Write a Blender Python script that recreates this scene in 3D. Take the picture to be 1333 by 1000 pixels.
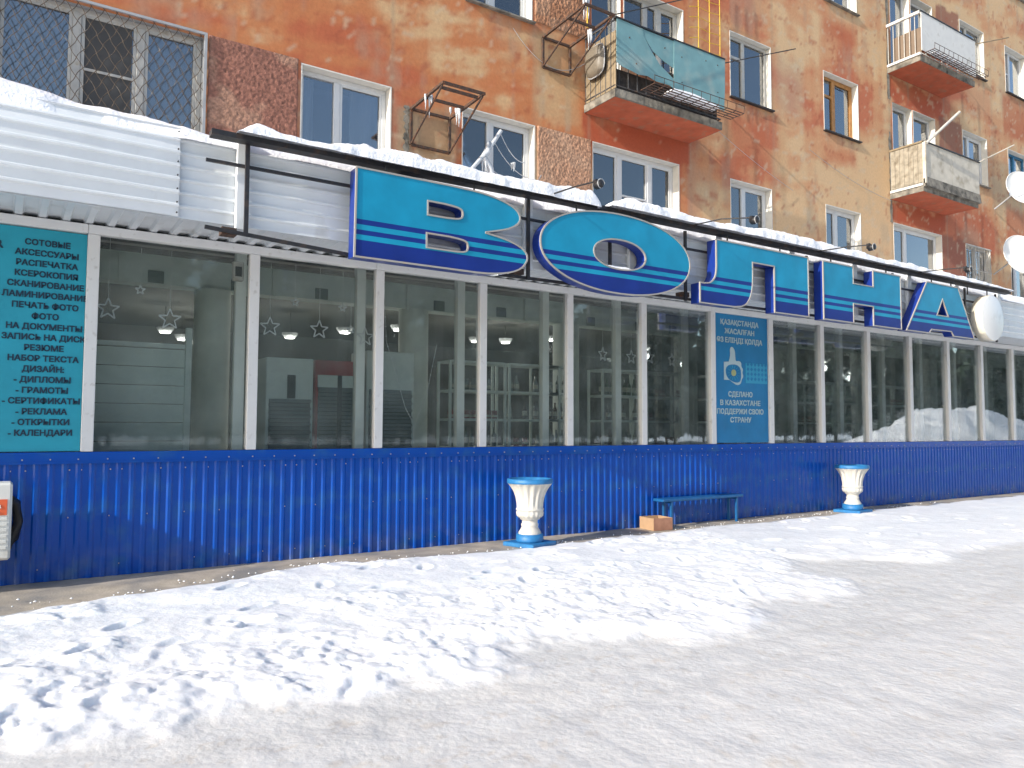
import bpy, bmesh, math, random
import numpy as np
from mathutils import Vector, Matrix
random.seed(7); rng = np.random.default_rng(11)
S = bpy.context.scene
for o in list(bpy.data.objects): bpy.data.objects.remove(o, do_unlink=True)
COL = S.collection

# ------------------------------------------------------------------ camera
AZ, PI_, RO, F = math.radians(56.644), math.radians(3.2536), math.radians(.24495), 994.46
fw = Vector((math.cos(AZ)*math.cos(PI_), math.sin(AZ)*math.cos(PI_), math.sin(PI_)))
rt = Vector((math.sin(AZ), -math.cos(AZ), 0)); up = rt.cross(fw)
r2 = math.cos(RO)*rt + math.sin(RO)*up; u2 = -math.sin(RO)*rt + math.cos(RO)*up
cd = bpy.data.cameras.new('camera'); cam = bpy.data.objects.new('camera', cd); COL.objects.link(cam)
cd.sensor_width = 36; cd.lens = F*36/1333; cd.clip_end = 3000; cd.clip_start = .05
M4 = Matrix((r2, u2, -fw)).transposed().to_4x4(); M4.translation = Vector((0, 0, 1.5)); cam.matrix_world = M4
S.camera = cam
# ------------------------------------------------------------------ light
SUN = Vector((-1, -.15, .43)).normalized()
EL = math.asin(SUN.z); RT = math.atan2(SUN.x, SUN.y)
w = bpy.data.worlds.new("World"); S.world = w; w.use_nodes = True
nt = w.node_tree; bg = nt.nodes['Background']; sk = nt.nodes.new('ShaderNodeTexSky')
sk.sky_type = 'NISHITA'; sk.sun_disc = False; sk.sun_elevation = EL; sk.sun_rotation = RT
sk.air_density = 1.0; sk.dust_density = 1.2; sk.ozone_density = 1.0
nt.links.new(sk.outputs[0], bg.inputs[0]); bg.inputs[1].default_value = .15
sd = bpy.data.lights.new('sun', 'SUN'); sd.energy = 3.2; sd.angle = math.radians(.55); sd.color = (1, .94, .85)
so = bpy.data.objects.new('sun', sd); COL.objects.link(so); so.rotation_euler = SUN.to_track_quat('Z', 'Y').to_euler(); so.location = (-20, -5, 20)
S.view_settings.view_transform = 'Standard'; S.view_settings.look = 'None'; S.view_settings.gamma = 1
S.view_settings.exposure = .86
S.render.engine = 'CYCLES'
S.cycles.max_bounces = 10; S.cycles.transparent_max_bounces = 16; S.cycles.glossy_bounces = 4; S.cycles.caustics_reflective = False; S.cycles.caustics_refractive = False

# ------------------------------------------------------------------ helpers
def tag(o, label=None, cat=None, group=None, kind=None):
    if label: o['label'] = label
    if cat: o['category'] = cat
    if group: o['group'] = group
    if kind: o['kind'] = kind
    return o
def empty(name, loc, label=None, cat=None, group=None):
    o = bpy.data.objects.new(name, None); COL.objects.link(o); o.location = loc; o.empty_display_size = .1
    return tag(o, label, cat, group)
def rootloc(p):
    v = Vector((0, 0, 0))
    while p is not None: v += p.location; p = p.parent
    return v
def link(name, me, parent=None):
    o = bpy.data.objects.new(name, me); COL.objects.link(o); o.parent = parent; return o
class MB:
    """gathers shapes in world coordinates, links them as one mesh object"""
    def __init__(s): s.v = []; s.f = []; s.m = []; s.sm = []
    def add(s, vs, fs, mi=0, smooth=False):
        n = len(s.v); s.v += [tuple(p) for p in vs]; s.f += [tuple(i+n for i in f) for f in fs]; s.m += [mi]*len(fs); s.sm += [smooth]*len(fs); return s
    def box(s, x0, x1, y0, y1, z0, z1, mi=0, b=0):
        if b:
            b = min(b, (x1-x0)*.45, (y1-y0)*.45, (z1-z0)*.45)
            vs = []
            for z, i in ((z0, b), (z0+b, 0), (z1-b, 0), (z1, b)):
                vs += [(x0+i, y0+b, z), (x0+b, y0+i, z), (x1-b, y0+i, z), (x1-i, y0+b, z), (x1-i, y1-b, z), (x1-b, y1-i, z), (x0+b, y1-i, z), (x0+i, y1-b, z)]
            fs = [tuple(range(7, -1, -1)), tuple(range(24, 32))]
            for k in range(3):
                for j in range(8): a = k*8+j; c = k*8+(j+1) % 8; fs.append((a, c, c+8, a+8))
            return s.add(vs, fs, mi)
        vs = [(x, y, z) for z in (z0, z1) for y in (y0, y1) for x in (x0, x1)]
        return s.add(vs, [(0, 2, 3, 1), (4, 5, 7, 6), (0, 1, 5, 4), (2, 6, 7, 3), (0, 4, 6, 2), (1, 3, 7, 5)], mi)
    def bar(s, a, b, w, h=None, mi=0):
        a = Vector(a); b = Vector(b); h = h or w; d = (b-a).normalized()
        q = Vector((0, 0, 1)) if abs(d.z) < .9 else Vector((0, 1, 0))
        x = d.cross(q).normalized()*w/2; y = x.cross(d).normalized()*h/2
        vs = [p+sx*x+sy*y for p in (a, b) for sx, sy in ((-1, -1), (1, -1), (1, 1), (-1, 1))]
        return s.add(vs, [(0, 1, 2, 3), (7, 6, 5, 4), (0, 4, 5, 1), (1, 5, 6, 2), (2, 6, 7, 3), (3, 7, 4, 0)], mi)
    def tube(s, pts, r, n=6, mi=0):
        pts = [Vector(p) for p in pts]; rs = r if isinstance(r, (list, tuple)) else [r]*len(pts); vs = []
        for i, p in enumerate(pts):
            d = (pts[min(i+1, len(pts)-1)]-pts[max(i-1, 0)]).normalized()
            q = Vector((0, 0, 1)) if abs(d.z) < .9 else Vector((0, 1, 0))
            x = d.cross(q).normalized(); y = x.cross(d)
            vs += [p+rs[i]*(math.cos(2*math.pi*k/n)*x+math.sin(2*math.pi*k/n)*y) for k in range(n)]
        fs = [(i*n+k, i*n+(k+1) % n, (i+1)*n+(k+1) % n, (i+1)*n+k) for i in range(len(pts)-1) for k in range(n)]
        s.add(vs, fs, mi, True); m = len(vs)
        return s.add(vs[:n]+vs[-n:], [tuple(range(n-1, -1, -1)), tuple(range(n, 2*n))], mi)
    def lathe(s, c, prof, n=24, mi=0, flute=0, nf=0, axis='z'):
        vs = []
        for r, h, *q in prof:
            a = q[0] if q else 0
            for k in range(n):
                t = 2*math.pi*k/n; rr = r*(1+a*math.cos(nf*t)) if nf else r
                p = (rr*math.cos(t), rr*math.sin(t), h) if axis == 'z' else (rr*math.cos(t), h, rr*math.sin(t))
                vs.append((c[0]+p[0], c[1]+p[1], c[2]+p[2]))
        fs = [(i*n+k, i*n+(k+1) % n, (i+1)*n+(k+1) % n, (i+1)*n+k) for i in range(len(prof)-1) for k in range(n)]
        return s.add(vs, fs, mi, True)
    def prism(s, poly, y0, y1, mi=0, holes=()):
        """polygon in x,z given thickness along y, by tessellation"""
        from mathutils.geometry import tessellate_polygon
        loops = [list(poly)]+[list(h) for h in holes]
        fl = [p for l in loops for p in l]
        tr = tessellate_polygon([[Vector((x, z, 0)) for x, z in l] for l in loops]); N = len(fl)
        vs = [(x, y0, z) for x, z in fl]+[(x, y1, z) for x, z in fl]
        fs = []
        for a, b, c in tr:
            pa, pb, pc = fl[a], fl[b], fl[c]
            ccw = (pb[0]-pa[0])*(pc[1]-pa[1])-(pb[1]-pa[1])*(pc[0]-pa[0]) > 0
            t = (a, b, c) if ccw else (c, b, a)
            fs += [t, tuple(i+N for i in reversed(t))]
        s.add(vs, fs, mi); k = 0
        for l in loops:
            n = len(l); vv = [(x, y0, z) for x, z in l]+[(x, y1, z) for x, z in l]
            s.add(vv, [(i, n+i, n+(i+1) % n, (i+1) % n) for i in range(n)], mi)
        return s
    def build(s, name, mat, parent=None):
        o = rootloc(parent); me = bpy.data.meshes.new(name)
        me.from_pydata([(a-o.x, b-o.y, c-o.z) for a, b, c in s.v], [], s.f)
        for m in (mat if isinstance(mat, (list, tuple)) else [mat]): me.materials.append(m)
        me.polygons.foreach_set('material_index', s.m); me.polygons.foreach_set('use_smooth', s.sm); me.update()
        return link(name, me, parent)
def copy_tree(o, parent=None):
    c = o.copy(); COL.objects.link(c); c.parent = parent
    for ch in o.children: copy_tree(ch, c)
    return c
def B(*a, **k): return MB().box(*a, **k)
def hsh(ix, iy, sd):
    n = (ix*374761393+iy*668265263+sd*1442695041) & 0x7fffffff; n = ((n ^ (n >> 13))*1274126177) & 0x7fffffff
    return ((n ^ (n >> 16)) & 0xffff)/65535.
def vn(x, y, sd=0):
    ix = np.floor(x).astype(np.int64); iy = np.floor(y).astype(np.int64); fx = x-ix; fy = y-iy
    fx = fx*fx*fx*(fx*(fx*6-15)+10); fy = fy*fy*fy*(fy*(fy*6-15)+10)
    a = hsh(ix, iy, sd); b = hsh(ix+1, iy, sd); c = hsh(ix, iy+1, sd); d = hsh(ix+1, iy+1, sd)
    return (a*(1-fx)+b*fx)*(1-fy)+(c*(1-fx)+d*fx)*fy
def fbm(x, y, sd=0, o=4, g=.5):
    t = 0; a = 1; n = 0
    for i in range(o): t = t+a*vn(x*2**i+i*7.3, y*2**i+i*3.1, sd+i); n += a; a *= g
    return t/n
def sst(e0, e1, x): t = np.clip((x-e0)/(e1-e0), 0, 1); return t*t*(3-2*t)
def grid_mesh(name, X, Y, Z, mat, parent=None, rgb=None, keep=None, smooth=True):
    ny, nx = X.shape; idx = np.arange(nx*ny).reshape(ny, nx)
    q = np.stack([idx[:-1, :-1], idx[:-1, 1:], idx[1:, 1:], idx[1:, :-1]], -1)
    if keep is not None: q = q[keep]
    q = q.reshape(-1, 4); me = bpy.data.meshes.new(name); o = rootloc(parent)
    co = np.stack([X-o.x, Y-o.y, Z-o.z], -1).reshape(-1, 3).astype(np.float32)
    me.vertices.add(len(co)); me.vertices.foreach_set('co', co.ravel())
    me.loops.add(q.size); me.loops.foreach_set('vertex_index', q.ravel().astype(np.int32))
    me.polygons.add(len(q)); me.polygons.foreach_set('loop_start', np.arange(0, q.size, 4, dtype=np.int32))
    me.polygons.foreach_set('use_smooth', np.full(len(q), smooth)); me.update(calc_edges=True)
    if rgb is not None:
        a = me.color_attributes.new('tone', 'FLOAT_COLOR', 'POINT')
        a.data.foreach_set('color', np.concatenate([rgb.reshape(-1, 3), np.ones((nx*ny, 1))], 1).astype(np.float32).ravel())
    me.materials.append(mat); return link(name, me, parent)

# ------------------------------------------------------------------ materials
def mat(name, col, rough=.6, metal=0, spec=.5, var=.0, vs=6, bump=0, bs=60, dirt=None, ds=3, dk=.5, coat=0, stretch=(1, 1, 1), attr=None, sss=0):
    m = bpy.data.materials.new(name); m.use_nodes = True; N = m.node_tree.nodes; L = m.node_tree.links
    p = N['Principled BSDF']; p.inputs['Roughness'].default_value = rough; p.inputs['Metallic'].default_value = metal
    p.inputs['Specular IOR Level'].default_value = spec; p.inputs['Coat Weight'].default_value = coat; p.inputs['Coat Roughness'].default_value = .08
    c = (*col, 1); p.inputs['Base Color'].default_value = c
    tc = N.new('ShaderNodeTexCoord'); mp = N.new('ShaderNodeMapping'); L.new(tc.outputs['Object'], mp.inputs[0]); mp.inputs['Scale'].default_value = stretch
    src = None
    if attr: a = N.new('ShaderNodeAttribute'); a.attribute_name = attr; src = a.outputs['Color']
    def noise(sc, det=6):
        n = N.new('ShaderNodeTexNoise'); n.inputs['Scale'].default_value = sc; n.inputs['Detail'].default_value = det; L.new(mp.outputs[0], n.inputs[0]); return n.outputs['Fac']
    if var:
        mr = N.new('ShaderNodeMapRange'); L.new(noise(vs), mr.inputs[0]); mr.inputs[1].default_value = .3; mr.inputs[2].default_value = .7; mr.inputs[3].default_value = 1-var; mr.inputs[4].default_value = 1+var
        mx = N.new('ShaderNodeVectorMath'); mx.operation = 'SCALE'
        if src: L.new(src, mx.inputs[0])
        else: mx.inputs[0].default_value = col
        L.new(mr.outputs[0], mx.inputs['Scale']); src = mx.outputs[0]
    if dirt:
        mr = N.new('ShaderNodeMapRange'); L.new(noise(ds, 8), mr.inputs[0]); mr.inputs[1].default_value = 1-dk-.07; mr.inputs[2].default_value = 1-dk+.13
        mx = N.new('ShaderNodeMix'); mx.data_type = 'RGBA'; L.new(mr.outputs[0], mx.inputs[0])
        if src: L.new(src, mx.inputs[6])
        else: mx.inputs[6].default_value = c
        mx.inputs[7].default_value = (*dirt, 1); src = mx.outputs[2]
    if src: L.new(src, p.inputs['Base Color'])
    if bump:
        b = N.new('ShaderNodeBump'); b.inputs['Strength'].default_value = 1; b.inputs['Distance'].default_value = bump; L.new(noise(bs, 8), b.inputs['Height']); L.new(b.outputs[0], p.inputs['Normal'])
    if sss: p.inputs['Subsurface Weight'].default_value = sss; p.inputs['Subsurface Radius'].default_value = (.04, .045, .05); p.inputs['Subsurface Scale'].default_value = 1
    return m
def glass_mat(name, tint, ior=1.5, dirt=.05, dcol=(.45, .5, .48), boost=1):
    m = bpy.data.materials.new(name); m.use_nodes = True; N = m.node_tree.nodes; L = m.node_tree.links
    N.remove(N['Principled BSDF']); out = N['Material Output']
    tr = N.new('ShaderNodeBsdfTransparent'); tr.inputs[0].default_value = (*tint, 1)
    gl = N.new('ShaderNodeBsdfGlossy'); gl.inputs['Roughness'].default_value = .004; gl.inputs[0].default_value = (.95, .97, 1, 1)
    df = N.new('ShaderNodeBsdfDiffuse'); df.inputs[0].default_value = (*dcol, 1)
    fr = N.new('ShaderNodeFresnel'); fr.inputs[0].default_value = ior
    tc = N.new('ShaderNodeTexCoord'); no = N.new('ShaderNodeTexNoise'); no.inputs['Scale'].default_value = 2.2; no.inputs['Detail'].default_value = 7; L.new(tc.outputs['Object'], no.inputs[0])
    bp = N.new('ShaderNodeBump'); bp.inputs['Distance'].default_value = .0015; bp.inputs['Strength'].default_value = .6; n2 = N.new('ShaderNodeTexNoise'); n2.inputs['Scale'].default_value = 1.3; L.new(tc.outputs['Object'], n2.inputs[0]); L.new(n2.outputs['Fac'], bp.inputs['Height']); L.new(bp.outputs[0], gl.inputs['Normal'])
    ml = N.new('ShaderNodeMath'); ml.operation = 'MULTIPLY'; ml.inputs[1].default_value = boost; ml.use_clamp = True; L.new(fr.outputs[0], ml.inputs[0])
    mr = N.new('ShaderNodeMapRange'); L.new(no.outputs['Fac'], mr.inputs[0]); mr.inputs[1].default_value = .35; mr.inputs[2].default_value = .8; mr.inputs[3].default_value = dirt*.4; mr.inputs[4].default_value = dirt*2.2
    m1 = N.new('ShaderNodeMixShader'); L.new(mr.outputs[0], m1.inputs[0]); L.new(tr.outputs[0], m1.inputs[1]); L.new(df.outputs[0], m1.inputs[2])
    m2 = N.new('ShaderNodeMixShader'); L.new(ml.outputs[0], m2.inputs[0]); L.new(m1.outputs[0], m2.inputs[1]); L.new(gl.outputs[0], m2.inputs[2]); L.new(m2.outputs[0], out.inputs[0])
    return m
def emis(name, col, st):
    m = bpy.data.materials.new(name); m.use_nodes = True; p = m.node_tree.nodes['Principled BSDF']; p.inputs['Base Color'].default_value = (.8, .8, .8, 1)
    p.inputs['Emission Color'].default_value = (*col, 1); p.inputs['Emission Strength'].default_value = st; return m
SNOW = mat('fresh_snow', (.90, .91, .93), .55, spec=.3, bump=.012, bs=28, sss=.0)
GROUND = mat('trodden_snow', (.8, .8, .8), .5, spec=.35, var=.045, vs=9, bump=.006, bs=24, attr='tone', sss=.6)
CONC = mat('apron_concrete', (.42, .36, .285), .85, var=.2, vs=5, bump=.004, bs=50, dirt=(.24, .225, .205), ds=1.6, dk=.5)
WALLM = mat('painted_plaster', (.4, .2, .1), .85, var=.07, vs=20, bump=.0035, bs=16, attr='tone')
ROUGH = mat('rough_cast', (.30, .13, .075), .9, var=.3, vs=25, bump=.006, bs=70, attr='tone')
WHITE = mat('white_plastic_frame', (.60, .61, .61), .35, var=.05, vs=5)
OLDW = mat('old_white_paint', (.46, .45, .42), .6, var=.12, vs=9, dirt=(.35, .30, .22), ds=9, dk=.38, bump=.002, bs=60)
REVEAL = mat('whitewashed_reveal', (.66, .64, .58), .8, var=.06, vs=8, bump=.003, bs=30)
WMETAL = mat('white_sheet_metal', (.72, .75, .77), .28, spec=.6, var=.035, vs=4, bump=.0015, bs=6, dirt=(.55, .56, .54), ds=3.5, dk=.36, stretch=(1, 1, .4))
PROF = mat('white_frame_metal', (.68, .68, .67), .4, var=.04, vs=3, dirt=(.42, .40, .37), ds=14, dk=.32)
BLUE = mat('blue_sheet_metal', (.003, .070, .38), .2, spec=.22, var=.07, vs=2, dirt=(.016, .10, .33), ds=4, dk=.42)
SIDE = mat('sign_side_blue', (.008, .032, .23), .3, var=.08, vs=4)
RIM = mat('sign_edge_strip', (.36, .34, .31), .45, dirt=(.42, .33, .24), ds=12, dk=.38)
RUST = mat('rusty_iron', (.055, .035, .026), .75, var=.35, vs=30, bump=.002, bs=80, dirt=(.13, .05, .02), ds=20, dk=.45)
DARK = mat('dark_steel', (.022, .022, .024), .5, var=.2, vs=20, dirt=(.07, .045, .03), ds=9, dk=.4)
CREAM = mat('cream_disc_paint', (.70, .66, .55), .45, var=.04, vs=5)
URNW = mat('urn_white_paint', (.56, .54, .49), .55, var=.06, vs=14, bump=.002, bs=40, dirt=(.5, .46, .38), ds=9, dk=.33)
URNB = mat('urn_blue_paint', (.02, .16, .38), .5, var=.15, vs=15, bump=.002, bs=50)
BENCH = mat('bench_teal_paint', (.008, .095, .26), .45, var=.15, vs=15)
CARD = mat('cardboard', (.42, .265, .15), .85, var=.08, vs=12)
CARD2 = mat('cardboard_printed', (.34, .17, .11), .8, var=.15, vs=12)
TURQ = mat('turquoise_board', (.16, .31, .33), .7, var=.10, vs=5, dirt=(.30, .38, .36), ds=2.2, dk=.42, bump=.001, bs=30)
BOARDC = mat('cream_board', (.58, .53, .44), .75, var=.1, vs=5, dirt=(.38, .33, .25), ds=4, dk=.42)
BOARDW = mat('white_board', (.66, .65, .62), .7, var=.06, vs=5, dirt=(.45, .43, .38), ds=5, dk=.36)
SLATB = mat('beige_slat', (.24, .185, .115), .8, var=.2, vs=12, dirt=(.2, .15, .09), ds=8, dk=.4)
SLABG = mat('weathered_slab_edge', (.22, .20, .165), .9, var=.3, vs=9, bump=.008, bs=25, dirt=(.07, .065, .055), ds=5, dk=.45)
SLABR = mat('red_painted_soffit', (.42, .10, .045), .85, var=.16, vs=5, dirt=(.30, .15, .09), ds=6, dk=.38, bump=.004, bs=30)
GREYM = mat('grey_metal', (.35, .36, .37), .5, var=.1, vs=8)
ICE = mat('frost_ice', (.50, .53, .56), .25, bump=.01, bs=25)
YEL = mat('yellow_paint', (.65, .42, .02), .5)
WOODF = mat('varnished_wood', (.42, .20, .06), .55, var=.2, vs=12)
BLUEF = mat('blue_wood_frame', (.03, .16, .30), .6, var=.2, vs=12)
CURT = mat('lace_curtain', (.52, .54, .56), .9, var=.15, vs=12, stretch=(1, 1, .05))
ROOM = mat('dim_room', (.16, .17, .19), .95)
PANE = glass_mat('house_glass', (.84, .87, .90), 1.7, .02, boost=2.3)
SHOPG = glass_mat('shop_glass', (.96, .98, .972), 1.45, .075, dcol=(.36, .42, .40), boost=.65)  # dirt film thickened to stand in for hazy reflections on the panes
INW = mat('interior_white', (.80, .86, .82), .7)
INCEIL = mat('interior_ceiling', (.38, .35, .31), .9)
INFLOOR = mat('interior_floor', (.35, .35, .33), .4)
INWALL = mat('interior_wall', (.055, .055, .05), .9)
INCOL = mat('column_plaster', (.80, .84, .79), .7)
INVENT = mat('vent_grille', (.12, .17, .16), .7)
RACK = mat('rack_enamel', (.82, .87, .84), .5)
RED = mat('fridge_red', (.40, .02, .025), .4)
COIL = mat('condenser_coil', (.02, .025, .03), .5)
SILVER = mat('star_silver', (.62, .64, .64), .4, metal=.2)
LAMPM = emis('lamp_glow', (1, .93, .82), 2.2)
LENS = mat('lamp_lens', (.25, .26, .27), .15)
SAT = mat('dish_white', (.70, .71, .70), .4, var=.05, vs=5)
BAN = mat('banner_fabric', (.012, .30, .41), .6, var=.10, vs=3, bump=.01, bs=2.5)
BAN2 = mat('banner_fabric_deep', (.006, .17, .37), .55, var=.12, vs=3, bump=.012, bs=3)
INKD = mat('dark_ink', (.006, .03, .06), .6)
INKW = mat('pale_ink', (.38, .50, .53), .6)
INKC = mat('cyan_ink', (.03, .30, .48), .6)
INKG = mat('ochre_ink', (.35, .38, .18), .6)
BLK = mat('black_plastic', (.015, .015, .017), .5)
ACW = mat('unit_white', (.66, .66, .62), .45, var=.05, vs=5, dirt=(.5, .47, .4), ds=8, dk=.35)
ORG = mat('orange_sticker', (.70, .12, .04), .5)
GROVE = mat('fir_foliage', (.030, .055, .032), .8, var=.4, vs=2)
BARK = mat('bark', (.06, .045, .035), .9)
GL = [mat('bottle_%s' % n, c, .15, spec=.7) for n, c in (('green', (.02, .06, .03)), ('brown', (.06, .025, .01)), ('clear', (.25, .28, .28)), ('red', (.25, .03, .03)))]
LAB = mat('bottle_paper', (.5, .48, .40), .7)

def splash(m):
    N = m.node_tree.nodes; L = m.node_tree.links; p = N['Principled BSDF']; src = p.inputs['Base Color'].links[0].from_socket
    tc = N.new('ShaderNodeNewGeometry'); sp = N.new('ShaderNodeSeparateXYZ'); L.new(tc.outputs['Position'], sp.inputs[0]); no = N.new('ShaderNodeTexNoise'); no.inputs['Scale'].default_value = 5; no.inputs['Detail'].default_value = 9; L.new(tc.outputs['Position'], no.inputs[0])
    mr = N.new('ShaderNodeMapRange'); L.new(sp.outputs[2], mr.inputs[0]); mr.inputs[1].default_value = .0; mr.inputs[2].default_value = .32; mr.inputs[3].default_value = .5; mr.inputs[4].default_value = 0
    m2 = N.new('ShaderNodeMapRange'); L.new(no.outputs['Fac'], m2.inputs[0]); m2.inputs[1].default_value = .42; m2.inputs[2].default_value = .68
    ml = N.new('ShaderNodeMath'); ml.operation = 'MULTIPLY'; L.new(mr.outputs[0], ml.inputs[0]); L.new(m2.outputs[0], ml.inputs[1])
    mx = N.new('ShaderNodeMix'); mx.data_type = 'RGBA'; L.new(ml.outputs[0], mx.inputs[0]); L.new(src, mx.inputs[6]); mx.inputs[7].default_value = (.16, .19, .26, 1); L.new(mx.outputs[2], p.inputs['Base Color'])
splash(BLUE)
# stripes printed on the sign faces (by height in the letter)
def face_mat():
    m = mat('sign_face_print', (.01, .26, .52), .32, spec=.5); N = m.node_tree.nodes; L = m.node_tree.links; p = N['Principled BSDF']
    tc = N.new('ShaderNodeTexCoord'); sp = N.new('ShaderNodeSeparateXYZ'); L.new(tc.outputs['Object'], sp.inputs[0])
    mr = N.new('ShaderNodeMapRange'); L.new(sp.outputs[2], mr.inputs[0]); mr.inputs[1].default_value = -.55; mr.inputs[2].default_value = .55
    cr = N.new('ShaderNodeValToRGB'); cr.color_ramp.interpolation = 'CONSTANT'; L.new(mr.outputs[0], cr.inputs[0])
    E = cr.color_ramp.elements; f = lambda z: (z-3.735+.55)/1.1
    dk = (.008, .028, .21, 1); lt = (.010, .29, .46, 1); li = (.008, .265, .44, 1)
    E[0].position = 0; E[0].color = dk; E[1].position = f(3.44); E[1].color = lt
    for z, c in ((3.495, dk), (3.55, lt), (3.605, dk), (3.66, li)): e = E.new(f(z)); e.color = c
    no = N.new('ShaderNodeTexNoise'); no.inputs['Scale'].default_value = 3; no.inputs['Detail'].default_value = 8; L.new(tc.outputs['Object'], no.inputs[0])
    m2 = N.new('ShaderNodeMapRange'); L.new(no.outputs['Fac'], m2.inputs[0]); m2.inputs[1].default_value = .3; m2.inputs[2].default_value = .7; m2.inputs[3].default_value = .86; m2.inputs[4].default_value = 1.1
    vm = N.new('ShaderNodeVectorMath'); vm.operation = 'SCALE'; L.new(cr.outputs[0], vm.inputs[0]); L.new(m2.outputs[0], vm.inputs['Scale']); L.new(vm.outputs[0], p.inputs['Base Color'])
    return m
FACE = face_mat()

def text(body, cx, z, y, h, m, parent, name='lettering', off=.0, bold=0, w=None, align='CENTER'):
    c = bpy.data.curves.new('t', 'FONT'); c.body = body; c.size = 1; c.align_x = align; c.resolution_u = 2; c.offset = off; c.extrude = .01
    t = bpy.data.objects.new('t', c); COL.objects.link(t); bpy.context.view_layer.update()
    me = bpy.data.meshes.new_from_object(t.evaluated_get(bpy.context.evaluated_depsgraph_get()))
    bpy.data.objects.remove(t, do_unlink=True); bpy.data.curves.remove(c)
    n = len(me.vertices); co = np.empty(n*3, np.float32); me.vertices.foreach_get('co', co); co = co.reshape(-1, 3)
    s = h/.73; sx = s
    if w: sx = w/(co[:, 0].max()-co[:, 0].min())
    o = rootloc(parent)
    q = np.stack([co[:, 0]*sx+cx-o.x, -co[:, 2]*.2+y-o.y, co[:, 1]*s+z-o.z], -1); me.vertices.foreach_set('co', q.astype(np.float32).ravel()); me.update()
    if bold:
        bm = bmesh.new(); bm.from_mesh(me); g0 = list(bm.verts)+list(bm.edges)+list(bm.faces)
        for dx, dz in ((1, 0), (0, 1), (1, 1)):
            d = bmesh.ops.duplicate(bm, geom=g0)['geom']; bmesh.ops.translate(bm, verts=[v for v in d if isinstance(v, bmesh.types.BMVert)], vec=(dx*h*bold, -.0004*(dx+2*dz), dz*h*bold*.7))
        bm.to_mesh(me); bm.free()
    me.name = name; me.materials.clear(); me.materials.append(m); return link(name, me, parent)

# ================================================================== ground
xs = np.concatenate([np.arange(-2.2, 10.5, .021), 10.5+np.cumsum(.021*1.017**np.arange(200))]); xs = xs[xs < 44]
ys = np.concatenate([np.arange(.2, 3.0, .05), np.arange(3.0, 8.72, .0205)])
X, Y = np.meshgrid(xs, ys)
wob = (fbm(X*.9, Y*.9, 3, 4)-.5)
inner = np.interp(X, [-3, 0, 1.2, 2.8, 4.9, 7, 12, 20, 40], [7.25, 7.38, 7.66, 8.15, 7.9, 8.05, 8.25, 8.3, 8.3])+(fbm(X*2.2, Y*2.2, 9)-.5)*.35
edge = np.interp(X, [-3, 0, 3, 5.2, 6.2, 7.0, 7.6, 8.3, 9.0], [4.05, 4.1, 4.0, 4.1, 4.3, 4.95, 5.8, 7.1, 9.])
b1 = sst(-.15, .55, Y-edge+wob*1.6+(fbm(X*6, Y*6, 46, 3)-.5)*.35)*sst(0, .22, inner-Y)
e2 = np.interp(X, [6.4, 7.0, 7.8, 8.6, 9.6, 40], [9, 6.3, 5.3, 4.75, 4.45, 4.5])
b2 = sst(-.1, .45, Y-e2+wob*1.2)*sst(0, .25, inner-Y)*.75
bank = np.maximum(b1, b2)
cl = 1-np.abs(2*fbm(X*1.9, Y*1.9, 21, 3)-1)*1.7           # clods
cl2 = 1-np.abs(2*fbm(X*5.5, Y*5.5, 31, 4, .6)-1)*1.6
cl3 = fbm(X*15, Y*15, 41, 4, .6)
fr = np.exp(-((Y-edge-.55)/.75)**2)*(X < 8.5)              # ploughed crumbly margin
lump = np.clip(fr+.65*sst(.52, .66, fbm(X*.7+3, Y*.7, 51, 3))+.18, 0, 1)
smooth_part = .05*(fbm(X*.8, Y*1.5, 61, 3)-.3)+.02*fbm(X*3, Y*3, 62, 3)
clod = sst(.50, .56, fbm(X*6.5, Y*6.5, 43, 4, .55))*.6+sst(.52, .58, fbm(X*3.1+5, Y*3.4, 44, 4, .6))
far = 1-.55*sst(3.2, 6.5, X)
H = bank*(.006+smooth_part*.9+far*lump*.85*(.024*cl+.016*clod+.014*cl2+.024*(cl3-.5)+.014*(fbm(X*30, Y*30, 53, 3)-.5)))
track = sum(a_*np.exp(-((Y-y_-.18*np.sin(X*.21+q_))/.10)**2) for a_, y_, q_ in ((.010, 3.15, 0), (.010, 1.7, .4), (.008, 3.62, 2), (.008, 2.2, 2.2)))
H -= (1-bank)*track*(.5+fbm(X*2, Y*2, 48, 3))
H += (1-bank)*(.006*(fbm(X*3, Y*5, 71, 4)-.5)+.010*(fbm(X*8, Y*8, 72, 3)-.5))*sst(.0, .3, inner-Y)
# footprints trodden into the bank and the crossing path
for i in range(120):
    fx = rng.uniform(-.5, 14); fy = rng.uniform(4.1, 8.1); a = rng.uniform(-.6, .6)+(.3 if i % 2 else 1.2); dpt = rng.uniform(.010, .032)
    cx0 = np.searchsorted(xs, fx-.3); cx1 = np.searchsorted(xs, fx+.3); cy0 = np.searchsorted(ys, fy-.3); cy1 = np.searchsorted(ys, fy+.3)
    sx = X[cy0:cy1, cx0:cx1]-fx; sy = Y[cy0:cy1, cx0:cx1]-fy; u = sx*math.cos(a)+sy*math.sin(a); v = -sx*math.sin(a)+sy*math.cos(a)
    r = np.sqrt((u/.15)**2+(v/.065)**2); bb = bank[cy0:cy1, cx0:cx1]
    H[cy0:cy1, cx0:cx1] += bb*dpt*(-(1-sst(.7, 1.15, r))+.35*np.exp(-((r-1.45)/.3)**2))
H -= .05*sst(-.02, .10, Y-inner)
mott = fbm(X*1.3, Y*3.2, 81, 5)
white = np.array([.85, .855, .86]); road = np.array([.645, .642, .628]); grit = np.array([.62, .60, .56])
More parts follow.
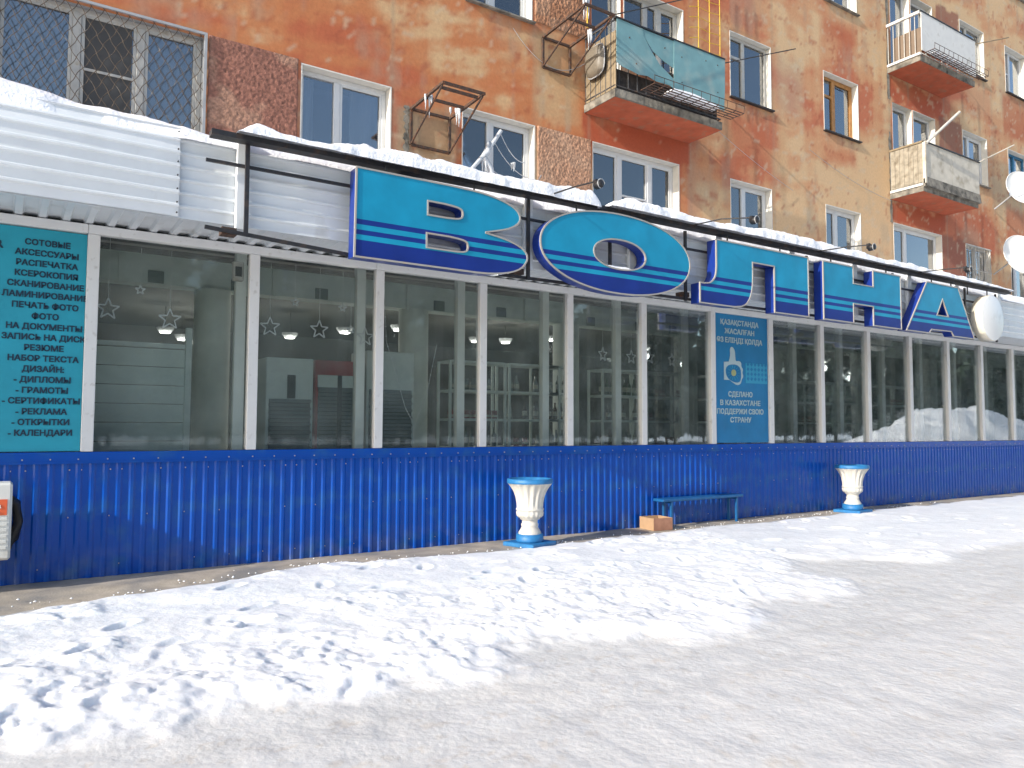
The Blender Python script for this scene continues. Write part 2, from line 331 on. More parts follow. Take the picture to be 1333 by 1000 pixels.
t = np.clip(bank*1.3+1.1*(fbm(X*7, Y*9, 47, 4)-.5)*np.clip(1.2-bank, 0, 1)*np.clip(bank*4, 0, 1), 0, 1)[..., None]
rd = road-track[..., None]*3.0*np.array([.9, 1, 1.1])*(.3+fbm(X*1.6, Y*2.5, 49, 4))[..., None]-(sst(.66, .72, fbm(X*11, Y*14, 50, 4, .6))*.07)[..., None]*np.array([.7, 1, 1.3])+(grit-road)*(np.clip((mott-.60)*2.6, 0, .55)[..., None])+((mott-.5)*.13)[..., None]
wet = sst(.45, .05, inner-Y)[..., None]*(1-t)
rgb = rd*(1-t)+white*t; rgb = rgb*(1-wet*.35)
tag(grid_mesh('snowy_ground', X, Y, H, GROUND, None, rgb), kind='structure')
m = MB()
for a in ((-300, -2.2, -300, 300, 0), (44, 400, -300, 300, 0), (-2.2, 44, -300, .2, 0), (-2.2, 44, 8.7, 300, 0)): m.add([(a[0], a[2], -.012), (a[1], a[2], -.012), (a[1], a[3], -.012), (a[0], a[3], -.012)], [(0, 1, 2, 3)])
tag(m.build('distant_snow_field', mat('far_snow', (.78, .78, .77), .7, var=.08, vs=.8, bump=.03, bs=4)), kind='structure')
# concrete apron
xa = np.arange(-8, 34, .06); ya = np.linspace(7.2, 8.66, 26); XA, YA = np.meshgrid(xa, ya)
ZA = -.018+.008*(fbm(XA*3, YA*3, 91, 4)-.5)+.022*sst(7.9, 8.1, YA+(fbm(XA*.7, YA*0, 5)-.5)*.1)
ZA[0, :] = -.1
tag(grid_mesh('pavement_apron', XA, YA, ZA, CONC), kind='structure')
# crumbs of snow and litter on the apron
m = MB()
for i in range(240):
    x = rng.uniform(-1, 16); y = float(np.interp(x, [-3, 0, 1.2, 2.8, 4.9, 7, 12], [7.25, 7.38, 7.66, 8.15, 7.9, 8.05, 8.25]))+rng.exponential(.11); r = rng.uniform(.005, .016)
    if y > 8.6: continue
    vs = [(x+r*rng.uniform(.6, 1.3)*a, y+r*rng.uniform(.6, 1.3)*b, .004+r*.6*c+r*.4) for a, b, c in ((1, 0, 0), (0, 1, 0), (-1, 0, 0), (0, -1, 0), (0, 0, 1), (0, 0, -1))]
    m.add(vs, [(0, 1, 4), (1, 2, 4), (2, 3, 4), (3, 0, 4), (1, 0, 5), (2, 1, 5), (3, 2, 5), (0, 3, 5)], 0, True)
tag(m.build('snow_crumbs', SNOW), 'small crumbs of snow scattered on the concrete apron', 'snow', kind='stuff')

# ================================================================== apartment building
WY = 10.0
bld = empty('apartment_building', (0, WY, 0), 'orange and ochre peeling plaster apartment block rising behind the shop', 'building')
Z1, Z2, Z3, Z4 = (5.05, 6.40), (8.08, 9.41), (11.08, 12.42), (14.1, 15.4)
wins = []
def W(x0, x1, z, style, **k): wins.append((x0, x1, z[0], z[1], style, k))
W(-.30, 1.90, (5.10, 6.42), 'barred'); W(3.16, 4.45, Z1, 'two'); W(5.66, 6.99, Z1, 'two'); W(8.23, 10.28, Z1, 'three'); W(11.72, 12.95, Z1, 'two')
W(14.80, 16.08, Z1, 'two'); W(17.44, 19.60, Z1, 'wide'); W(20.82, 22.10, (5.05, 6.36), 'grille'); W(23.3, 24.6, Z1, 'two')
W(5.72, 6.93, (8.13, 9.45), 'two'); W(3.16, 4.45, Z2, 'two'); W(-.3, 1.9, Z2, 'three'); W(8.20, 8.86, (7.10, 9.41), 'door'); W(8.95, 10.42, Z2, 'net'); W(11.75, 12.98, Z2, 'old')
W(14.80, 16.08, Z2, 'wood'); W(17.50, 18.35, (7.12, 9.36), 'door'); W(18.42, 19.42, (8.08, 9.36), 'one'); W(20.82, 22.10, Z2, 'two'); W(23.33, 24.6, Z2, 'blue')
W(14.86, 16.10, Z3, 'two'); W(17.50, 18.35, (10.15, 12.3), 'door'); W(18.42, 19.42, (11.08, 12.3), 'one'); W(20.82, 22.10, Z3, 'old'); W(23.33, 24.6, Z3, 'cross'); W(11.75, 12.98, Z3, 'two'); W(23.33, 24.6, Z4, 'two')
gx = set(np.round(np.arange(-14, 34.01, .06), 3)); gz = set(np.round(np.arange(3.86, 17.5, .06), 3))
def snap(st, v): st -= {q for q in st if abs(q-v) < .028}; st.add(round(v, 3))
for a in wins: snap(gx, a[0]); snap(gx, a[1]); snap(gz, a[2]); snap(gz, a[3])
gx = np.array(sorted(gx)); gz = np.array(sorted(gz)); GX, GZ = np.meshgrid(gx, gz)
cx = (GX[:-1, :-1]+GX[1:, 1:])/2; cz = (GZ[:-1, :-1]+GZ[1:, 1:])/2; keep = np.ones(cx.shape, bool)
for a in wins: keep &= ~((cx > a[0]) & (cx < a[1]) & (cz > a[2]) & (cz < a[3]))
# paint colours: red-orange fields, ochre piers, washed-out streaks
red = np.array([.47, .125, .052]); orange = np.array([.52, .19, .072]); ochre = np.array([.60, .385, .20]); gry = np.array([.40, .32, .22]); deep = np.array([.36, .09, .042])
bias = np.interp(GX, [-9, 2, 4.4, 5.2, 5.6, 6.9, 7.3, 8.1, 8.3, 10.5, 10.8, 11.7, 11.9, 12.9, 13.3, 14.6, 15, 15.9, 16.2, 17.4, 17.5, 19.6, 20.6, 22.3, 22.8, 34],
                 [.78, .78, .74, .50, .70, .58, .30, .30, .85, .75, .48, .55, .70, .60, .26, .26, .55, .52, .08, .06, .92, .82, .58, .40, .05, .15])
UX = GX*.97+GZ*.26; UZ = GZ*.97-GX*.26
n1 = fbm(GX*.5, GZ*.9, 101, 5, .55); n2 = fbm(UX*1.1, UZ*7, 111, 5, .6); n3 = fbm(GX*5, GZ*.35, 121, 4); n4 = fbm(GX*.9+9, GZ*.9, 131, 5, .6)
brush = sst(9, 6, GX)
mix = np.clip(bias-.05*sst(11, 13, GX)+(n1-.5)*(1.9+1.3*sst(9, 12, GX))+(n2-.5)*(.45+.5*brush)+(n3-.5)*.55, 0, 1)
a1 = sst(.0, .5, mix)[..., None]; a2 = sst(.5, 1., mix)[..., None]; rx = sst(9, 13, GX)[..., None]; red2 = red*(1-rx)+np.array([.50, .155, .075])*rx; or2 = orange*(1-rx)+np.array([.58, .30, .15])*rx; oc2 = ochre*(1-rx)+np.array([.64, .43, .24])*rx; rgb = (oc2*(1-a1)+or2*a1)*(1-a2)+red2*a2
g = np.clip((n4-.58)*3+(n3-.55)*1.5, 0, .4)[..., None]; rgb = rgb*(1-g)+gry*g
def zone(x0, x1, z0, z1, col, k, soft=.12):
    global rgb
    e = (fbm(GX*4, GZ*4, 141, 4)-.5)*.3
    mk = sst(0, soft, GX-x0+e*.4)*sst(0, soft, x1-GX+e*.4)*sst(0, soft*1.5, GZ-z0+e)*sst(0, soft*1.5, z1-GZ+e)
    mk = (mk*k)[..., None]; rgb = rgb*(1-mk)+col*mk
redb = np.array([.40, .085, .035])
for x0, x1 in ((8.0, 10.6), (17.35, 19.85)): zone(x0, x1, 6.38, 6.95, redb, .9, .04)
zone(17.35, 19.85, 9.4, 9.98, redb, .85, .04)
for z0, z1 in (Z1, Z2, Z3): zone(19.62, 20.80, z0, z1+.1, np.array([.27, .10, .065]), .85, .04)
zone(4.47, 5.64, 5.1, 6.35, np.array([.42, .30, .17]), .8, .2)
zone(4.45, 5.0, 5.3, 6.3, np.array([.30, .24, .16]), .5, .1)
zone(7.05, 7.25, 6.5, 7.9, gry, .8, .1); zone(7.6, 7.78, 6.4, 7.6, gry, .8, .1); zone(6.92, 8.0, 6.5, 8.1, ochre*.85, .55, .15)
zone(11.6, 13.1, 6.5, 8.0, red, .6, .3); zone(14.7, 16.1, 7.2, 8.0, red, .6, .3); zone(13.0, 13.6, 6.6, 8.0, ochre, .6, .3)
zone(20.7, 22.2, 6.6, 7.9, red, .55, .3); zone(14.6, 16.2, 9.9, 11.0, red, .65, .35); zone(20.7, 22.6, 9.7, 11.0, red, .4, .3); zone(23.0, 25, 6.7, 7.9, red, .7, .2); zone(23.0, 25, 9.7, 11.2, red*.9, .7, .2)
zone(13.0, 14.2, 7.9, 9.6, gry*1.15, .45, .3)
for a in wins:                                            # paint washed off under sills
    zone(a[0]-.05, a[1]+.05, a[2]-.5, a[2], ochre*1.1, .25, .25)
for a in wins:
    for k_ in range(4):
        xq = random.uniform(a[0], a[1]); L_ = random.uniform(.3, 1.1); mk = np.exp(-((GX-xq-.02*np.sin(GZ*6))/.035)**2)*sst(a[2]-L_, a[2], GZ)*(GZ < a[2]); mk = (mk*.35)[..., None]; rgb = rgb*(1-mk)+gry*.75*mk
# scabs of bare pale plaster
sc = sst(.70, .74, fbm(GX*5, GZ*7, 151, 5, .62)+.05*(GX > 12))[..., None]*.5; rgb = rgb*(1-sc)+np.array([.56, .44, .30])*sc
dkk = sst(.68, .72, fbm(GX*6+4, GZ*6, 161, 5, .62))[..., None]*.5; rgb = rgb*(1-dkk)+deep*dkk
for q in (4.46+.02, 7.02, 8.14, 10.62, 13.04, 17.38, 19.9, 22.45):   # joints between the wall panels
    k = np.exp(-((GX-q)/.035)**2)[..., None]*.35; rgb = rgb*(1-k)+gry*.8*k
GYW = WY+.006*(fbm(GX*3, GZ*3, 171, 4)-.5)
grid_mesh('wall', GX, GYW, GZ, WALLM, bld, rgb*.92, keep)
m = MB()                                                  # thin recessed joints and body of the block
m.box(-14, 34, 10.62, 22, 3.86, 17.5); m.box(-14, 34, 10.02, 10.6, 3.80, 3.86)
m.build('wall_core', INWALL, bld)
def rough(x0, x1, z0, z1, col, am=1., fx=38, fz=16, nm='rough_cast_panel'):
    a = np.arange(x0, x1, .013); b = np.arange(z0, z1, .013); AX, AZ_ = np.meshgrid(a, b)
    ed = np.minimum(np.minimum(AX-x0, x1-AX), np.minimum(AZ_-z0, z1-AZ_))
    n = fbm(AX*fx, AZ_*fz, 201, 3, .6); d = .012+.032*(n-.3)*am; d = np.where(ed < .014, -.01, np.maximum(d, .006))
    c = np.array(col)*(.65+.8*n[..., None]); k = sst(.45, .62, fbm(AX*2, AZ_*2, 211, 4))[..., None]*.35; c = c*(1-k)+np.array([.50, .33, .22])*k*(.7+.6*n[..., None])
    grid_mesh(nm, AX, WY-d, AZ_, ROUGH, bld, c)
rough(1.94, 3.12, 4.75, 6.47, (.26, .115, .08), .45, 42, 34); rough(7.04, 8.19, 4.8, 6.44, (.42, .235, .145), .7, 52, 30); rough(6.98, 8.14, 8.14, 9.45, (.36, .17, .09), .8, 50, 26)

def window(x0, x1, z0, z1, st, k):
    fm = {'old': OLDW, 'wood': WOODF, 'blue': BLUEF, 'net': OLDW, 'barred': OLDW, 'grille': OLDW}.get(st, WHITE)
    w = x1-x0; yf = WY+(.14 if st in ('two', 'wood', 'cross', 'net', 'one', 'door', 'three', 'wide', 'blue') else .10); t = .065
    f = MB(); f.box(x0+.004, x1-.004, yf, yf+.07, z1-t, z1-.004, b=.006); f.box(x0+.004, x1-.004, yf, yf+.07, z0+.004, z0+t, b=.006)
    f.box(x0+.004, x0+t, yf, yf+.07, z0+t, z1-t, b=.006); f.box(x1-t, x1-.004, yf, yf+.07, z0+t, z1-t, b=.006)
    sp = {'two': [.42], 'three': [.34, .70], 'barred': [.37, .68], 'wide': [.33], 'net': [.42, .66], 'old': [.40], 'wood': [.42], 'blue': [.5], 'cross': [.42], 'one': [], 'door': [], 'grille': [.5]}[st]
    xs_ = [x0]+[x0+w*s for s in sp]+[x1]
    for s in sp: xm = x0+w*s; f.box(xm-.045, xm+.045, yf-.008, yf+.072, z0+t, z1-t, b=.006)
    if st in ('wood', 'old'): f.box(x0+t, xs_[1]-.045, yf+.002, yf+.06, z1-.46, z1-.41)
    if st == 'cross': f.box(x0+t, xs_[1]-.045, yf+.002, yf+.06, (z0+z1)/2-.02, (z0+z1)/2+.02)
    if st in ('three', 'barred'): f.box(xs_[1]+.045, xs_[2]-.045, yf+.002, yf+.05, z0+.58, z0+.61)
    W_ = f.build('window', fm, bld)
    for a, b in zip(xs_[:-1], xs_[1:]):
        aa = a+(t if a == x0 else .045)+.003; bb_ = b-(t if b == x1 else .045)-.003
        B(aa, bb_, yf+.03, yf+.036, z0+t+.003, z1-t-.003).build('pane', PANE, W_)
        if st in ('two', 'three', 'wide', 'wood', 'net', 'barred') and (a != x0 or random.random() < .5):   # sash rim
            s_ = MB(); q = .035
            s_.box(aa, bb_, yf+.005, yf+.026, z1-t-q, z1-t); s_.box(aa, bb_, yf+.005, yf+.026, z0+t, z0+t+q)
            s_.box(aa, aa+q, yf+.005, yf+.026, z0+t+q, z1-t-q); s_.box(bb_-q, bb_, yf+.005, yf+.026, z0+t+q, z1-t-q); s_.build('sash', fm, W_)
    r = MB(); yb = yf+.07
    yo = WY-.004
    r.add([(x1+.001, yo, z0), (x1-.003, yb, z0), (x1-.003, yb, z1), (x1+.001, yo, z1)], [(0, 1, 2, 3)]); r.add([(x0-.001, yo, z0), (x0+.003, yb, z0), (x0+.003, yb, z1), (x0-.001, yo, z1)], [(3, 2, 1, 0)])
    r.add([(x0, yo, z1+.001), (x1, yo, z1+.001), (x1, yb, z1-.003), (x0, yb, z1-.003)], [(0, 1, 2, 3)]); r.add([(x0, yo, z0), (x1, yo, z0), (x1, yb, z0+.003), (x0, yb, z0+.003)], [(3, 2, 1, 0)])
    e = .016                                               # whitewashed rim around the opening
    if st not in ('barred', 'door'):
        r.box(x0-e, x0, WY-.006, WY+.01, z0, z1+e); r.box(x1, x1+e*1.3, WY-.006, WY+.01, z0, z1+e); r.box(x0, x1, WY-.006, WY+.01, z1, z1+e)
    r.build('reveal', REVEAL if st != 'barred' else GREYM, W_)
    if st != 'door': B(x0-.04, x1+.05, WY-.07, WY+.12, z0-.035, z0-.006, b=.004).build('sill', DARK if st in ('old', 'cross', 'wood') else SLABG, W_)
    rm = MB(); rm.box(x0+.01, x1-.01, yb+.40, yb+.42, z0, z1); rm.build('room_back', ROOM, W_)
    # curtains: gathered strips at one or both sides
    cu = MB(); parts = []
    r0 = random.random()
    if st in ('three', 'barred'): parts = [(x0+.05, xs_[1]), (xs_[2], x1-.05)]
    elif r0 < .30: parts = [(x1-w*random.uniform(.25, .45), x1-.02)]
    elif r0 < .62: parts = [(x0+.02, x1-.02)]
    elif r0 < .9: parts = [(x0+.02, x0+w*random.uniform(.2, .35)), (x1-w*random.uniform(.2, .4), x1-.02)]
    for a, b in parts:
        n = max(4, int((b-a)/.035)); vs = []
        for i in range(n+1):
            y = yb+.16+.018*math.sin(i*2.1)+.008*math.sin(i*.9); x = a+(b-a)*i/n; vs += [(x, y, z0+.02), (x, y, z1-.02)]
        cu.add(vs, [(2*i, 2*i+2, 2*i+3, 2*i+1) for i in range(n)], 0, True)
    if parts: cu.build('curtain', CURT, W_)
    return W_
WO = [window(*a) for a in wins]
# insect nets behind sashes
B(.53, 1.10, WY+.118, WY+.121, 5.18, 6.34).build('insect_net', mat('net_grey', (.07, .07, .07), .9), WO[0])
# diamond grille in front of the left window, made of crimped wire
m = MB(); x0, x1, z0, z1 = -.30, 1.90, 5.10, 6.42; st = .135
for s in (-1, 1):
    c = -3.
    while c < 6:
        pts = []
        for i in range(60):
            z = z0+(z1-z0)*i/59; x = c+s*(z-z0)*.62
            if x0 < x < x1: pts.append((x+.010*math.sin(z*2*math.pi/.217*1.0), 9.975+.006*s, z))
        if len(pts) > 2: m.tube(pts, .0042, 4)
        c += st
m.build('window_grille', mat('grille_iron', (.09, .065, .045), .6, dirt=(.40, .38, .35), ds=8, dk=.34), WO[0])
m = MB(); m.box(-.36, 1.94, 9.93, 9.99, 5.045, 5.08); m.build('rusty_ledge', RUST, WO[0])
m = MB(); m.bar((-.34, 9.97, 6.44), (1.93, 9.97, 6.44), .03); m.bar((1.915, 9.97, 5.08), (1.915, 9.97, 6.44), .035); m.bar((-.33, 9.97, 5.08), (-.33, 9.97, 6.44), .035); m.build('grille_frame', GREYM, WO[0])
# fan grille with lace on the small window behind the disc
m = MB()
for i in range(9):
    a = math.radians(20+i*17.5); m.tube([(21.46, 9.97, 5.08), (21.46+.62*math.cos(a), 9.97, 5.08+1.25*math.sin(a))], .010, 4)
for i in range(8): m.tube([(20.88+i*.165, 9.965, 5.08), (20.88+i*.165+.03, 9.965, 5.7), (20.88+i*.165, 9.965, 6.33)], .009, 4)
for z in (5.1, 5.7, 6.33): m.tube([(20.83, 9.96, z), (22.09, 9.96, z)], .012, 4)
m.build('window_grille', OLDW, WO[7])
# torn plaster strips beside the balcony column and pipes
def vtear(x, z0, z1):
    m = MB(); n = 24; vs = []
    for i in range(n+1):
        z = z0+(z1-z0)*i/n; wd = .02+.05*random.random(); vs += [(x-wd, WY-.006, z), (x+wd*.6, WY-.012, z)]
    m.add(vs, [(2*i, 2*i+1, 2*i+3, 2*i+2) for i in range(n)]); m.build('plaster_joint', SLABG, bld)
for a in ((17.36, 9.4, 12.8), (17.36, 6.4, 8.6), (4.72, 5.4, 6.2)): vtear(*a)

# ---------------------------------------------------------------- balconies (parts of the block)
def balcony(x0, x1, zb, zt, side, front, label, style):
    y0 = 9.2; s = MB(); s.box(x0, x1, y0, 9.995, zb, zb+.13, 1)
    n = 50; vs = []
    for i in range(n+1):
        x = x0+(x1-x0)*i/n; d = random.uniform(0, .012); vs += [(x, y0-.012+d, zb+.005+d), (x, y0-.012+d*.5, zb+.14)]
    s.add(vs, [(2*i, 2*i+2, 2*i+3, 2*i+1) for i in range(n)], 1); s.box(x0+.015, x1-.015, y0+.015, 9.99, zb-.004, zb, 0)
    sl = s.build('balcony', [SLABR, SLABG], bld); tag(sl, label)
    r = MB(); r.tube([(x0+.02, 9.98, zt), (x0+.02, y0+.02, zt), (x1-.02, y0+.02, zt), (x1-.02, 9.98, zt)], .02, 5)
    r.tube([(x0+.02, 9.98, zb+.2), (x0+.02, y0+.02, zb+.2), (x1-.02, y0+.02, zb+.2), (x1-.02, 9.98, zb+.2)], .014, 5)
    r.build('handrail', OLDW if style != 'turq' else DARK, sl)
    bm = MB().tube([(0, 0, zb+.13), (0, 0, zt)], .010, 5)
    ob = None; k = 0
    pts = [(x0+.02, y0+.12+.13*i) for i in range(6)]+[(x0+.12+.2*i, y0+.035) for i in range(int((x1-x0)/.2))]+[(x1-.02, y0+.12+.13*i) for i in range(6)]
    for px, py in pts:
        if ob is None: ob = bm.build('baluster', OLDW if style != 'turq' else DARK, sl)
        o = ob if k == 0 else ob.copy()
        if k: COL.objects.link(o)
        o.location = (px, py-0, 0) if False else (px, py, 0); k += 1
    return sl
# balusters were built around the origin: their mesh already carries the offset of the building root
b4 = balcony(8.03, 10.57, 6.87, 8.16, SLATB, TURQ, 'balcony with cracked turquoise boards', 'turq')
b7 = balcony(17.32, 19.82, 6.95, 8.08, BOARDC, BOARDC, 'lower right balcony clad in cream boards', 'cream')
b8 = balcony(17.32, 19.82, 10.02, 11.16, BOARDW, BOARDW, 'upper right balcony with white front sheet', 'white')
# turquoise boards with ragged lower edge and a torn-out triangle
m = MB(); m.prism([(8.03, 8.15), (8.02, 7.42), (8.15, 7.37), (8.3, 7.36), (8.5, 7.33), (8.7, 7.36), (8.9, 7.32), (9.2, 7.33), (9.30, 7.30), (9.30, 7.47), (8.98, 7.63), (8.80, 7.80), (8.62, 8.02), (8.60, 8.14)], 9.145, 9.153); m.build('front_board', TURQ, b4)
m = MB(); m.prism([(8.61, 8.14), (8.63, 8.02), (8.84, 7.82), (9.05, 7.73), (9.31, 7.66), (9.33, 8.14)], 9.152, 9.160); m.build('front_board', TURQ, b4)
m = MB(); m.prism([(9.315, 8.15), (9.31, 7.30), (9.6, 7.27), (9.95, 7.24), (10.3, 7.22), (10.56, 7.2), (10.59, 7.6), (10.60, 8.15)], 9.14, 9.149); m.build('front_board', TURQ, b4)
m = MB()
for x, z in ((8.3, 7.9), (8.45, 7.5), (9.1, 7.95), (9.5, 7.9), (9.5, 7.45), (10.1, 8.0), (10.4, 7.5), (10.4, 8.0)): m.lathe((x, 9.136, z), [(.0, 0), (.012, 0), (.012, .01)], 8, axis='y')
m.build('bolt_head', RUST, b4)
m = MB()
for i in range(14): x = 8.06; y = 9.2+.055*i; m.box(x-.012, x, y, y+.05, 7.02, 7.98)
m.build('side_board', SLATB, b4)
B(8.0, 10.6, 9.13, 9.2, 8.15, 8.175).build('coping', DARK, b4)
B(8.05, 10.55, 9.30, 9.33, 6.99, 7.4).build('clutter', mat('dark_junk', (.045, .035, .03), .9, var=.5, vs=12), b4)
# cream balcony
SIDEC = mat('sun_toned_cream_boards', (.30, .265, .205), .8, var=.2, vs=9, dirt=(.16, .13, .09), ds=7, dk=.45)  # side boards darkened against the raking sun, front boards kept lighter
for i in range(7): B(17.315, 17.33, 9.21+.108*i, 9.21+.108*i+.102, 7.16, 8.07).build('side_board', SIDEC, b7)
for xa_, xb_ in ((17.34, 18.55), (18.56, 19.83)): B(xa_, xb_, 9.165, 9.18, 7.22, 8.08).build('front_board', BOARDC, b7)
m = MB(); m.add([(17.32, 9.15, 7.28), (19.83, 9.15, 7.28), (19.83, 9.12, 7.05), (17.32, 9.12, 7.05)], [(0, 3, 2, 1)]); m.box(17.3, 19.84, 9.155, 9.19, 7.05, 7.23); m.build('flower_shelf', SLABG, b7)
B(17.3, 19.85, 9.14, 9.21, 8.08, 8.105).build('coping', DARK, b7); B(17.30, 17.36, 9.13, 9.2, 7.12, 8.1).build('corner_post', BOARDC, b7)
B(17.29, 17.345, 9.2, 9.98, 7.08, 7.13).build('side_ledge', BOARDW, b7); B(17.29, 17.345, 9.2, 9.98, 8.08, 8.12).build('side_coping', SLATB, b7)
# white balcony
B(17.34, 19.83, 9.165, 9.178, 10.26, 11.17).build('front_board', BOARDW, b8); B(17.3, 19.85, 9.15, 9.21, 11.172, 11.195).build('coping', DARK, b8)
B(17.42, 17.43, 9.22, 9.9, 10.2, 10.85).build('inner_screen', mat('brown_screen', (.19, .14, .10), .8, var=.1), b8); B(17.285, 17.34, 9.18, 9.98, 10.15, 10.2).build('side_ledge', BOARDW, b8); B(17.28, 17.34, 9.18, 9.98, 11.13, 11.19).build('side_coping', BOARDW, b8)
def rack(parent, x0, x1, z, d=.35, mt=RUST):
    m = MB()
    for k in range(5): m.bar((x0, 9.13-d*k/4, z), (x1, 9.13-d*k/4, z), .012)
    n = int((x1-x0)/.2)
    for i in range(n+1):
        x = x0+(x1-x0)*i/n; m.bar((x, 9.15, z), (x, 9.13-d, z), .010); m.tube([(x, 9.13-d, z), (x, 9.12-d, z+.12), (x, 9.13-d, z+.14)], .006, 4)
    m.bar((x0, 9.12-d, z+.13), (x1, 9.12-d, z+.13), .008)
    m.build('drying_rack', mt, parent)
rack(b4, 8.55, 10.72, 7.08, .3, RUST); rack(b8, 17.4, 19.9, 10.2, .22, RUST)
# snow lying in the racks
def snowloaf(name, pts, wy, y0, parent, mt=SNOW, seed=1):
    """lumpy ridge along x; pts = (x, zbase, ztop)"""
    pts = np.array(pts); n = max(8, int((pts[-1, 0]-pts[0, 0])/.03)); m_ = 13
    x = np.linspace(pts[0, 0], pts[-1, 0], n); zb = np.interp(x, pts[:, 0], pts[:, 1]); zt = np.interp(x, pts[:, 0], pts[:, 2])
    u = np.linspace(0, 1, m_); XX, UU = np.meshgrid(x, u); th = UU*math.pi
    nz = fbm(XX*5, UU*2.5+seed*3, 301+seed, 4)-.5; nf = fbm(XX*16, UU*5+seed, 311+seed, 3)-.5
    pr = np.sin(th)**.55; YY = y0+wy/2-np.cos(th)*wy/2*(1+nz*.35); ZZ = zb+(zt-zb)*pr*(1+nz*.45+nf*.22)
    YY = YY+nf*.03*pr
    e = np.minimum(1, np.minimum(XX-x[0], x[-1]-XX)/.10)**.5; ZZ = zb+(ZZ-zb)*e
    return grid_mesh(name, XX, YY, ZZ, mt, parent)
snowloaf('snow_patch', [(9.0, 7.09, 7.17), (9.6, 7.09, 7.2), (10.2, 7.09, 7.12)], .2, 8.9, b4, seed=4)
snowloaf('snow_patch', [(17.6, 10.21, 10.25), (18.4, 10.21, 10.3), (19.2, 10.21, 10.24)], .15, 9.0, b8, seed=5)

# ================================================================== shop pavilion
SY = 8.65
shop = empty('shop_pavilion', (0, SY, 0), 'single storey glazed shop with blue ribbed metal skirting and white fascia', 'shop')
MX = [-8.3, -6.8, -5.3, -3.8, -2.30, -.80, .655, 2.235, 3.735, 5.21, 6.66, 8.085, 9.615, 11.08, 12.54, 14.03, 15.53, 17.02, 18.49, 19.97, 21.45, 22.93, 24.4, 25.9, 27.4]
ZS, ZH = 1.245, 3.412
# ribbed blue skirting sheets
P = .118; NP = 10
v = []; f = []
for i in range(NP):
    for dx, dy in ((0, 0), (.052, 0), (.070, -.014), (.096, -.014), (.116, 0)):
        for z in (.0, 1.14): v.append((i*P+dx, dy, z))
v += [(NP*P, 0, 0), (NP*P, 0, 1.14)]; n = len(v)//2
sheet = bpy.data.meshes.new('skirting_sheet'); sheet.from_pydata(v, [], [(2*i, 2*i+2, 2*i+3, 2*i+1) for i in range(n-1)]); sheet.materials.append(BLUE)
k = 0
for i in range(38):
    o = link('skirting_sheet', sheet, shop); o.location = (-14+i*NP*P, -.012-.002*(i % 2), .006+random.uniform(-.004, .002)); o.rotation_euler = (0, 0, random.uniform(-.0015, .0015))
m = MB(); m.box(-14, 30, SY-.038, SY+.05, 1.135, ZS-.003, b=.004); m.box(-14, 30, SY-.046, SY-.038, 1.128, 1.150); m.build('sill_flashing', BLUE, shop)
m = MB()
for i in range(190):
    x = -2+i*.118+random.uniform(-.01, .01)
    if i % 2 == 0: m.box(x-.006, x+.006, SY-.045, SY-.038, 1.165, 1.177)
    if random.random() < .55: m.box(x+.03-.006, x+.03+.006, SY-.022, SY-.012, 1.06, 1.072)
    if i % 3 == 0 and random.random() < .8: m.box(x+.03-.005, x+.03+.005, SY-.022, SY-.012, .60, .611)
    if i % 3 == 1 and random.random() < .7: m.box(x+.03-.005, x+.03+.005, SY-.022, SY-.012, .12, .131)
tag(m.build('screw_heads', GREYM, shop), kind='stuff')
B(-14, 30, SY, SY+.25, 0, 1.13).build('plinth_wall', INWALL, shop)
# frame
HB = .055
for i in range(len(MX)): B(MX[i]-HB, MX[i]+HB, SY-.05, SY+.05, ZS, ZH, b=.006).build('mullion', PROF, shop)
for i in range(0, len(MX)-1, 2):
    a = MX[i]-HB if i else MX[0]-HB; b = MX[min(i+2, len(MX)-1)]-HB
    B(a+.001, b-.001, SY-.060, SY+.05, ZH+.001, 3.505, b=.006).build('header', PROF, shop)
B(-14, 30, SY+.06, 9.40, 1.18, 1.225).build('window_board', OLDW, shop)
for i in range(len(MX)-1):
    B(MX[i]+HB+.002, MX[i+1]-HB-.002, SY+.012, SY+.018, ZS+.002, ZH-.002).build('pane', SHOPG, shop)
# inner frame and panes
for i in range(len(MX)):
    B(MX[i]-.06, MX[i]+.06, 9.20, 9.30, 1.225, 3.55, b=.005).build('inner_mullion', INCOL, shop)
for i in range(len(MX)-1): B(MX[i]+.062, MX[i+1]-.062, 9.262, 9.266, 1.23, 3.45).build('inner_pane', SHOPG, shop)
B(-14, 30, 9.19, 9.31, 3.555, 3.70).build('inner_header', INCOL, shop)
# room
m = MB(); m.box(-14, 30, SY+.0, 9.19, 3.56, 3.62); m.build('glazing_ceiling', OLDW, shop)
B(-14, 30, 9.32, 10.74, 3.80, 3.85).build('ceiling', INCEIL, shop); B(-14, 30, 10.741, 19.5, 3.80, 3.85).build('ceiling', INWALL, shop); B(-14, 30, SY+.26, 19.5, -.05, .02).build('floor', INFLOOR, shop)  # gloom behind the beam is put into the rear ceiling's dark colour
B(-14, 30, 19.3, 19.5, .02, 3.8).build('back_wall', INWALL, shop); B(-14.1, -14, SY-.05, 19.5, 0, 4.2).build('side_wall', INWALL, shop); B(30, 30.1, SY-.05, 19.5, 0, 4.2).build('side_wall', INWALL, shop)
B(-14, 30, 10.75, 11.05, 3.34, 3.72).build('ceiling_beam', INW, shop)
for i in range(25):
    x = -2.7+i*1.035+(.14 if i % 3 == 0 else 0); B(x, x+.19, 10.735, 10.748, 3.34+.01, 3.51).build('beam_vent', INVENT, shop)
    if i % 2: B(x+.55, x+.60, 10.70, 10.748, 3.32, 3.70).build('beam_strap', INCOL, shop)
cm = MB().lathe((0, 0, 0), [(.235, 0), (.235, 3.34)], 20); c0 = None
